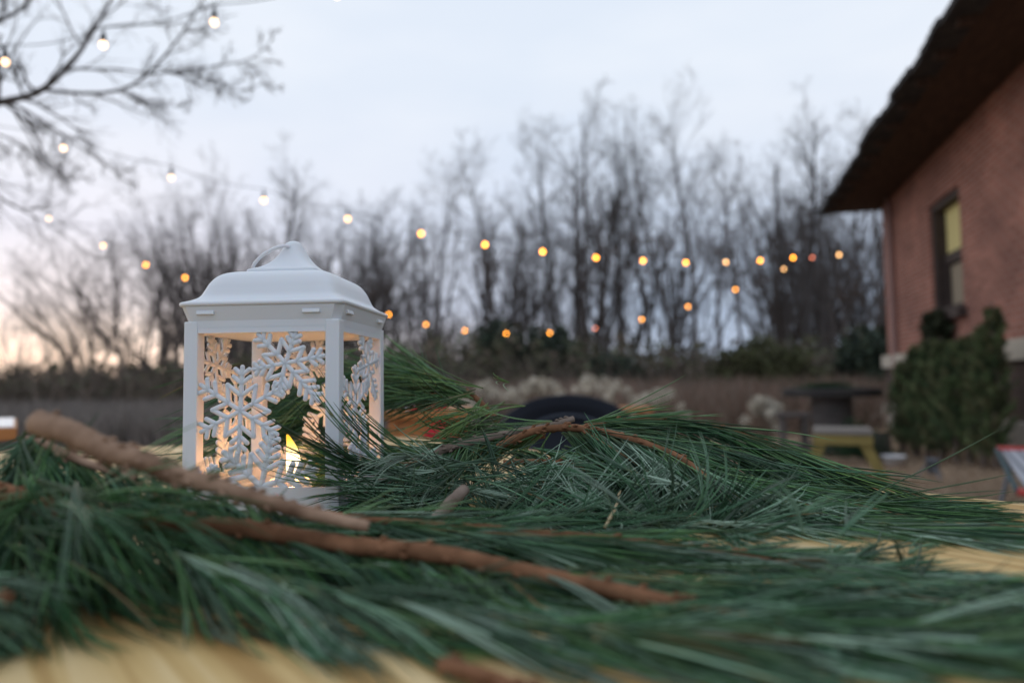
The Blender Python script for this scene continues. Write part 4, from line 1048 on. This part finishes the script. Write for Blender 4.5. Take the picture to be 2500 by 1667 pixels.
def spray(p0, p1, n, rng, w0=.01, spread=.18, L=(.085, .12), **kw):
    """bundles starting round p0, pointing to p1"""
    a, b = at(*p0), at(*p1); d = (b - a) / np.linalg.norm(b - a)
    base = a + rng.normal(size=(n, 3)) * w0; base[:, 2] = np.maximum(base[:, 2], T + .003)
    return [needles(base, d + rng.normal(size=(n, 3)) * spread, rng.uniform(L[0], L[1], n), rng, **kw)]
def stemmesh(stems):
    Vs, Qs, Ts, o = [], [], [], 0
    for (pts, radii, seed) in stems:
        V, Q, T3 = rodmesh([at(*p) for p in pts], radii, 12, len(pts) * 9, .035, seed)
        V[:, 2] = np.maximum(V[:, 2], T + .0008)
        Vs.append(V); Qs.append(Q + o); Ts.append(T3 + o); o += len(V)
    return np.concatenate(Vs), np.concatenate(Qs), np.concatenate(Ts)
def bough(label, stems, parts, m=M_twig, knobs=True, name='pine_bough', seed=1):
    base = at(*stems[0][0][0]) if stems else None
    root = empty(name, base); tag(root, label, 'pine bough', 'pine boughs heaped on the table')
    for (pts, radii, sd_) in stems:
        V, Q, T3 = rodmesh([at(*p) for p in pts], radii, 12, len(pts) * 11, .026, sd_)
        V[:, 2] = np.maximum(V[:, 2], T + .0008)
        st = npmesh('stem', V - base, Q, m, root, tris=T3)
        if not knobs: continue
        # little scars and stubs where the bundles leave the bark
        rng = np.random.default_rng(sd_ + 50); P = resample([at(*p) for p in pts], 80); k = int(len(pts) * 5)
        i = rng.integers(2, 76, k); tan = P[i + 1] - P[i]; tan /= np.linalg.norm(tan, axis=1, keepdims=True)
        r_ = np.interp(i / 79, np.linspace(0, 1, len(radii)), radii)[:, None]; pp = perp(tan, rng)
        A0 = P[i] + pp * r_ * .5; A1 = P[i] + pp * (r_ + .0012) + tan * .0025; A2 = A1 + tan * .002
        Vk, Qk = tubes(np.stack([A0, A1, A2], 1), np.tile((.0019, .0013, .0005), (k, 1)), 5, rng)
        Vk[:, 2] = np.maximum(Vk[:, 2], T + .001)
        C.objects.unlink(st); bpy.data.objects.remove(st)
        st = npmesh('stem', np.vstack([V, Vk]) - base, np.vstack([Q, Qk + len(V)]), m, root, tris=T3)
    V, Q, cc = merge(parts)
    npmesh('needles', V - base, Q, M_needle, root, col=cc)
    return root

# --- arched bough, sharp, in the middle
rng = np.random.default_rng(21)
S1 = [(1215, 1090, .622), (1279, 1061, .615), (1323, 1048, .61), (1395, 1044, .60), (1468, 1054, .59), (1541, 1072, .58), (1614, 1097, .57), (1668, 1123, .56), (1732, 1172, .545), (1810, 1222, .53)]
S1b = [(1700, 1150, .55), (1850, 1215, .53), (2000, 1265, .51), (2160, 1310, .49)]
S1c = [(1640, 1110, .565), (1760, 1165, .555), (1900, 1200, .55), (2080, 1245, .54)]
p = []
p += shoot(S1, 150, rng, .30, 1, fw=.75, rad=.5, up=0, off=.002, aim=(.25, -.25, -.6), L=(.075, .105), cols=np.vstack([NG, NB]), droop=.3)
p += shoot(S1, 60, rng, .30, .95, fw=1.0, rad=.5, aim=(.5, .5, -.25), L=(.08, .11), cols=NG)
p += shoot(S1b, 170, rng, 0, 1, up=.15, fw=1.2, rad=.45, aim=(.15, -.15, -.12), L=(.09, .13), cols=np.vstack([NG, NB]), droop=.25)
p += shoot(S1c, 130, rng, 0, 1, fw=1.2, rad=.35, aim=(.2, .0, -.08), L=(.09, .13), cols=NG, droop=.2)
bough('arched pine bough with a bare brown stem curving over the others in the middle', [(S1, [.0034, .0032, .0027], 1)], p)

# --- grey stem bough whose needles cross the lantern
rng = np.random.default_rng(22)
S2 = [(1400, 1022, .69), (1340, 1040, .68), (1250, 1056, .67), (1177, 1072, .655), (1105, 1090, .64), (1043, 1113, .63), (995, 1138, .615), (941, 1170, .60), (880, 1215, .58)]
p = []
p += shoot(S2, 110, rng, .35, 1, fw=.8, rad=.5, up=0, off=.002, tipn=0, aim=(.0, -.35, -.6), L=(.05, .085), cols=np.vstack([NG, NB]), droop=.3, wig=.25)
p += shoot(S2, 100, rng, .02, .62, fw=.9, rad=.5, up=.2, tipn=0, aim=(-.5, .45, -.1), L=(.06, .09), cols=np.vstack([NG, NY]), droop=.15, wig=.2)
S2b = [(1075, 1110, .60), (1020, 1130, .585), (970, 1150, .575), (930, 1165, .565)]
p += shoot(S2b, 6, rng, 0, 1, up=1, dens=1, fw=.9, rad=.25, aim=(-.35, -.1, .85), L=(.085, .115), cols=NG, droop=.0, wig=.12, curl=(-.12, 0, .35), tipn=0)
p += shoot(S2b, 9, rng, .3, 1, up=1, dens=1, fw=1.0, rad=.3, aim=(-.7, -.05, .25), L=(.085, .11), cols=NG, droop=.0, wig=.12, curl=(0, 0, .3), tipn=0)
p += spray((1000, 1235, .56), (760, 1240, .535), 40, rng, w0=.014, spread=.25, L=(.05, .085), cols=np.vstack([NG, NB]), droop=.25, wig=.2)
p += spray((1080, 1190, .58), (880, 1270, .53), 60, rng, w0=.018, spread=.35, L=(.05, .08), cols=NB, droop=.3, wig=.3)
p += spray((1210, 1020, .70), (980, 1100, .62), 30, rng, w0=.016, spread=.25, L=(.06, .085), cols=NY, droop=.1, wig=.2)
bough('pine bough with a grey brown stem whose needle tips cross the lantern post', [(S2, [.0030, .0036, .0042, .0035], 2)], p, m=M_twig2)

# --- upper right bough
rng = np.random.default_rng(23)
S3 = [(1400, 1050, .66), (1480, 1030, .665), (1600, 1026, .665), (1720, 1038, .66), (1815, 1062, .65), (1890, 1092, .64), (1980, 1135, .63), (2080, 1190, .61)]
S3b = [(1500, 1050, .64), (1640, 1065, .64), (1780, 1100, .635), (1900, 1140, .625), (1990, 1180, .615)]
p = []
p += shoot(S3, 130, rng, 0, 1, fw=1.1, rad=.35, aim=(.15, -.08, -.22), L=(.08, .115), cols=NG, droop=.2, wig=.07)
p += shoot(S3, 14, rng, .1, .9, fw=1.1, rad=.55, aim=(.2, 0, .25), L=(.08, .11), cols=np.vstack([NG, NY]), droop=.1, wig=.14, fasc=3)
p += shoot(S3b, 110, rng, 0, 1, fw=1.1, rad=.4, aim=(.1, -.2, -.30), L=(.08, .11), cols=np.vstack([NG, NB]), droop=.2, wig=.08)
bough('long pine bough sweeping to the right above the table edge', [(S3, [.0030, .0026, .0022], 3)], p)

# --- bough rising behind the lantern
rng = np.random.default_rng(24)
S4 = [(1215, 1030, .75), (1175, 984, .76), (1149, 963, .77), (1110, 944, .785), (1072, 929, .80), (1024, 918, .82), (960, 915, .84), (880, 935, .85), (800, 965, .86), (700, 1010, .86)]
S4b = [(1150, 985, .755), (1090, 975, .765), (1020, 965, .78), (950, 965, .79)]
p = []
p += shoot(S4, 250, rng, .16, 1, up=.8, fw=.95, rad=.42, aim=(-.35, -.1, -.03), L=(.08, .11), cols=np.vstack([NG, NY]), droop=.3, wig=.14)
p += shoot(S4, 14, rng, .3, .6, fw=.9, rad=.4, aim=(-.3, -.1, .35), L=(.06, .08), cols=NG, droop=.1, wig=.2)
p += shoot(S4b, 34, rng, 0, 1, fw=.9, rad=.3, aim=(-.35, -.1, -.02), L=(.075, .10), cols=NG, droop=.35, wig=.14)
p += spray((830, 1000, .84), (620, 1060, .80), 80, rng, w0=.03, spread=.16, L=(.09, .12), cols=NG)
p += spray((700, 1050, .84), (500, 1110, .80), 70, rng, w0=.03, spread=.18, L=(.09, .12), cols=NG)
bough('pine bough rising behind the lantern with a crooked brown stem', [(S4, [.0034, .0030, .0022], 4)], p)

# --- low bough between back bough and grey stem
rng = np.random.default_rng(25)
S5 = [(1330, 1062, .70), (1220, 1082, .705), (1120, 1094, .71), (1010, 1100, .71), (920, 1106, .70)]
p = shoot(S5, 60, rng, 0, 1, fw=.9, rad=.5, aim=(-.2, -.1, .0), L=(.07, .10), cols=np.vstack([NY, NG]), droop=.25, wig=.16)
bough('low yellowish pine bough lying between the lantern and the grey stem', [(S5, [.003, .002], 5)], p)

# --- tangle of blue green needles in the centre
rng = np.random.default_rng(26)
S6 = [(1230, 1130, .63), (1290, 1127, .625), (1388, 1133, .61), (1530, 1150, .60), (1700, 1205, .58), (1860, 1260, .56)]
S6b = [(1180, 1290, .53), (1320, 1305, .52), (1480, 1330, .505), (1640, 1350, .495), (1800, 1365, .485)]
p = []
p += shoot(S6, 120, rng, 0, 1, up=.1, fw=.4, rad=.8, aim=(.1, -.5, -.3), L=(.07, .10), cols=np.vstack([NG, NB]), droop=.3, wig=.2)
p += shoot([(1230, 1105, .66), (1350, 1100, .66), (1500, 1110, .65), (1650, 1150, .64)], 110, rng, 0, 1, fw=.8, rad=.6, up=.3, aim=(.2, -.35, -.45), L=(.07, .10), cols=NG, droop=.3, wig=.15)
p += shoot(S6b, 150, rng, 0, 1, up=.4, tipn=10, fw=.35, rad=1.0, aim=(-.05, .25, .05), L=(.055, .085), cols=NB, droop=.3, wig=.25)
p += shoot(S6b, 60, rng, .1, 1, up=.2, tipn=8, fw=-.9, rad=.5, aim=(.0, .25, -.05), L=(.06, .09), cols=NB, droop=.2, wig=.25)
p += spray((1500, 1270, .52), (1300, 1180, .56), 40, rng, w0=.03, spread=.4, L=(.05, .07), cols=NB, wig=.3)
p += spray((1150, 1190, .57), (1340, 1260, .53), 50, rng, w0=.02, spread=.35, L=(.05, .08), cols=NB, wig=.25)
bough('tangled blue green pine bough lying flat in the middle of the pile', [(S6, [.0028, .0022], 6), (S6b, [.003, .002], 7)], p)

# --- short cut log stub
rng = np.random.default_rng(27)
a, b = at(1133, 1195, .50), at(1056, 1280, .452); a[2] = max(a[2], T + .006); 
root = empty('cut_stick', a); tag(root, 'short grey cut stick poking out of the needles right of the lantern', 'stick')
V, Q, T3 = rodmesh([a, (a + b) / 2 + np.array((0, 0, .001)), b], [.0042, .0045, .0047], 14, 16, .03, 9); st = npmesh('bark', V - a, Q, M_twig2, root, tris=T3)
d_ = (a - b) / np.linalg.norm(a - b); V, Q, T3 = rodmesh([a - d_ * .0002, a + d_ * .0006], [.0041, .0036], 14, 3, 0, 1); npmesh('cut_face', V - a, Q, M_cut, root, tris=T3)

# --- right hand bough flowing out of the frame
rng = np.random.default_rng(28)
S7 = [(1850, 1250, .54), (2000, 1290, .525), (2180, 1332, .505), (2380, 1372, .485), (2600, 1410, .465)]
p = shoot(S7, 150, rng, 0, 1, up=.0, fw=1.3, rad=.26, aim=(.1, -.05, -.10), L=(.10, .135), cols=NG, droop=.2, wig=.06)
bough('dark pine bough lying along the right side of the table', [(S7, [.0028, .002], 8)], p)

# --- blurred bough along the front
rng = np.random.default_rng(29)
S8 = [(-60, 1180, .375), (60, 1215, .37), (200, 1255, .365), (420, 1277, .36), (600, 1290, .357), (850, 1330, .35), (1070, 1352, .345), (1240, 1387, .34), (1430, 1427, .33), (1600, 1464, .315), (1760, 1500, .30)]
S8b = [(1300, 1400, .335), (1600, 1420, .335), (1900, 1440, .33), (2200, 1480, .315), (2500, 1520, .30)]
S8c = [(420, 1350, .325), (560, 1400, .315), (800, 1450, .30), (1150, 1520, .285), (1500, 1560, .272)]
p = []
p += shoot(S8, 34, rng, .35, .98, up=.8, fw=1.0, rad=.5, off=.002, aim=(.1, -.1, .0), L=(.05, .08), cols=np.vstack([NG, NB]), droop=.4)
p += shoot(S8, 150, rng, .05, .98, fw=1.0, rad=.5, up=0, off=.005, aim=(.1, -.25, -.5), L=(.07, .10), cols=np.vstack([NG, NB]), droop=.3)
p += shoot(S8, 130, rng, .25, .98, fw=1.1, rad=.4, up=0, off=.004, aim=(.15, .45, -.12), L=(.08, .11), cols=np.vstack([NG, NB]), droop=.25)
p += shoot(S8b, 84, rng, 0, 1, fw=1.3, rad=.30, aim=(.1, -.05, -.04), L=(.09, .12), cols=np.vstack([NG, NB]), droop=.2, wig=.05)
p += shoot(S8c, 66, rng, 0, 1, fw=1.0, rad=.5, aim=(.0, -.1, -.15), L=(.06, .09), cols=np.vstack([NG, NB]), droop=.3)
bough('long blurred pine bough with a reddish brown stem across the front of the table', [(S8, [.0048, .0046, .0044, .0036], 10)], p)

# --- second front bough, upper layer of needles from the middle to the right
rng = np.random.default_rng(30)
S9 = [(700, 1245, .42), (950, 1272, .415), (1200, 1290, .41), (1450, 1312, .405), (1700, 1340, .40), (1900, 1372, .39), (2150, 1440, .365), (2350, 1490, .345)]
p = shoot(S9, 270, rng, 0, 1, fw=1.2, rad=.42, up=.35, off=.003, aim=(.1, .0, -.02), L=(.08, .11), cols=np.vstack([NG, NB]), droop=.25, wig=.12)
p += spray((2080, 1460, .38), (2200, 1380, .41), 26, rng, w0=.03, spread=.25, L=(.04, .055), cols=NB)
bough('soft blue green pine bough in front of the tangle running to the right', [(S9, [.0025, .002], 11)], p)

# --- thick bare stick
rng = np.random.default_rng(31)
S10 = [(88, 1030, .335), (175, 1056, .335), (260, 1100, .337), (345, 1122, .338), (425, 1158, .34), (515, 1180, .342), (600, 1210, .343), (745, 1250, .346), (900, 1285, .35)]
p = []
p += shoot([(90, 1085, .40), (180, 1120, .40), (300, 1165, .40), (450, 1200, .395), (620, 1235, .39)], 80, rng, 0, 1, up=0, tipn=8, fw=1.0, rad=.5, aim=(.1, -.1, -.7), L=(.05, .08), cols=np.vstack([NG, NB[:3]]), droop=.3, wig=.2)
p += shoot([(380, 1200, .425), (520, 1240, .42), (680, 1275, .41), (800, 1290, .41)], 80, rng, 0, 1, up=.3, fw=1.0, rad=.5, aim=(.1, -.05, -.1), L=(.045, .07), cols=np.vstack([NG, NB[:3]]), droop=.3, wig=.2)
p += spray((85, 1090, .40), (40, 1200, .40), 24, rng, w0=.006, spread=.35, L=(.05, .08), cols=np.vstack([NG, NB[:3]]), wig=.2)
p += spray((90, 1085, .40), (160, 1230, .39), 24, rng, w0=.006, spread=.3, L=(.05, .08), cols=np.vstack([NG, NB[:3]]), wig=.2)
r0 = bough('thick bare brown stick with a pale cut end slanting in front of the lantern', [(S10, [.0064, .0056, .0047, .0040, .0029], 12), ([(65, 1075, .405), (100, 1082, .402), (200, 1125, .40), (330, 1168, .40)], [.0028, .0022], 13)], p, m=M_stick)
a = at(*S10[0]); d_ = a - at(*S10[1]); d_ /= np.linalg.norm(d_)
V, Q, T3 = rodmesh([a, a + d_ * .0014], [.0062, .0050], 14, 3, 0, 1); npmesh('cut_face', V - a, Q, M_cut, r0, tris=T3)

# --- left end tufts
rng = np.random.default_rng(32)
S11 = [(60, 1225, .37), (120, 1245, .365), (190, 1270, .36)]
p = []
p += spray((60, 1245, .365), (-60, 1350, .36), 34, rng, w0=.01, spread=.3, L=(.07, .10), cols=np.vstack([NG, NB[:3]]))
p += spray((90, 1255, .36), (60, 1430, .34), 18, rng, w0=.01, spread=.35, L=(.06, .09), cols=NG)
p += spray((130, 1270, .355), (260, 1440, .325), 22, rng, w0=.012, spread=.35, L=(.06, .085), cols=NG)
p += spray((-80, 1190, .42), (80, 1215, .42), 20, rng, w0=.02, spread=.35, L=(.05, .08), cols=np.vstack([NG, NB[:3]]))
p += spray((190, 1300, .345), (520, 1510, .30), 36, rng, w0=.015, spread=.3, L=(.07, .10), cols=NG)
bough('fanned pine tuft hanging down at the left end of the pile', [(S11, [.003, .0025], 14)], p)
rng = np.random.default_rng(33)
S12 = [(-200, 1400, .30), (-80, 1440, .295), (20, 1470, .285)]
p = spray((-190, 1420, .298), (130, 1570, .265), 36, rng, w0=.006, spread=.12, L=(.055, .07), cols=NB[:3])
bough('blue green pine tuft in the lower left corner', [(S12, [.003, .0025], 15)], p)

# --- low bough at the very front
rng = np.random.default_rng(34)
S13 = [(1075, 1622, .256), (1170, 1645, .250), (1330, 1700, .234)]
p = shoot([(700, 1440, .305), (1000, 1480, .29), (1300, 1520, .28), (1600, 1540, .272), (1900, 1560, .268), (2300, 1580, .26)], 50, rng, 0, 1, fw=1.1, rad=.4, aim=(.0, .1, .05), L=(.06, .09), cols=np.vstack([NG, NB]), droop=.3)
p += shoot([(1500, 1480, .30), (1800, 1510, .29), (2100, 1540, .28), (2450, 1560, .275)], 34, rng, 0, 1, fw=1.2, rad=.35, aim=(.05, -.05, .1), L=(.08, .11), cols=np.vstack([NG, NB[:3]]), droop=.25)
bough('dark pine bough nearest the camera along the bottom of the pile', [(S13, [.0030, .0026], 16)], p)

# --- brown dead needles and a straw on the table
rng = np.random.default_rng(35); a = at(2318, 1262, .60); a[2] = T + .001
root = empty('dead_needles', a); tag(root, 'few short reddish dead needles sticking up on the table at the right', 'dead needles')
P = []
for (x0_, y0_, x1_, y1_) in ((2300, 1270, 2322, 1222), (2312, 1272, 2336, 1228), (2280, 1265, 2284, 1240), (2350, 1282, 2356, 1262), (2306, 1262, 2298, 1246)):
    A_, B_ = at(x0_, y0_, .575), at(x1_, y1_, .575); A_[2] = max(A_[2], T + .0005); P.append([A_ - a, (A_ + B_) / 2 - a, B_ - a])
V, Q = tubes(np.array(P), np.full((len(P), 3), .0007), 4, rng); npmesh('needles', V, Q, mat('dead_needle', (.42, .16, .10), .7), root)
A_ = at(1514, 1196, .53); B_ = at(1478, 1355, .47); B_[2] = T + .008
root = empty('dry_stalk', A_); tag(root, 'pale dry stalk standing out of the tangle in the centre', 'stalk')
V, Q, T3 = rodmesh([A_ - A_, (A_ + B_) / 2 - A_ + np.array((.002, 0, 0)), B_ - A_], [.0010, .0012, .0013], 6, 12, .1, 3); npmesh('stalk', V, Q, mat('straw_stalk', (.50, .38, .22), .7), root, tris=T3)
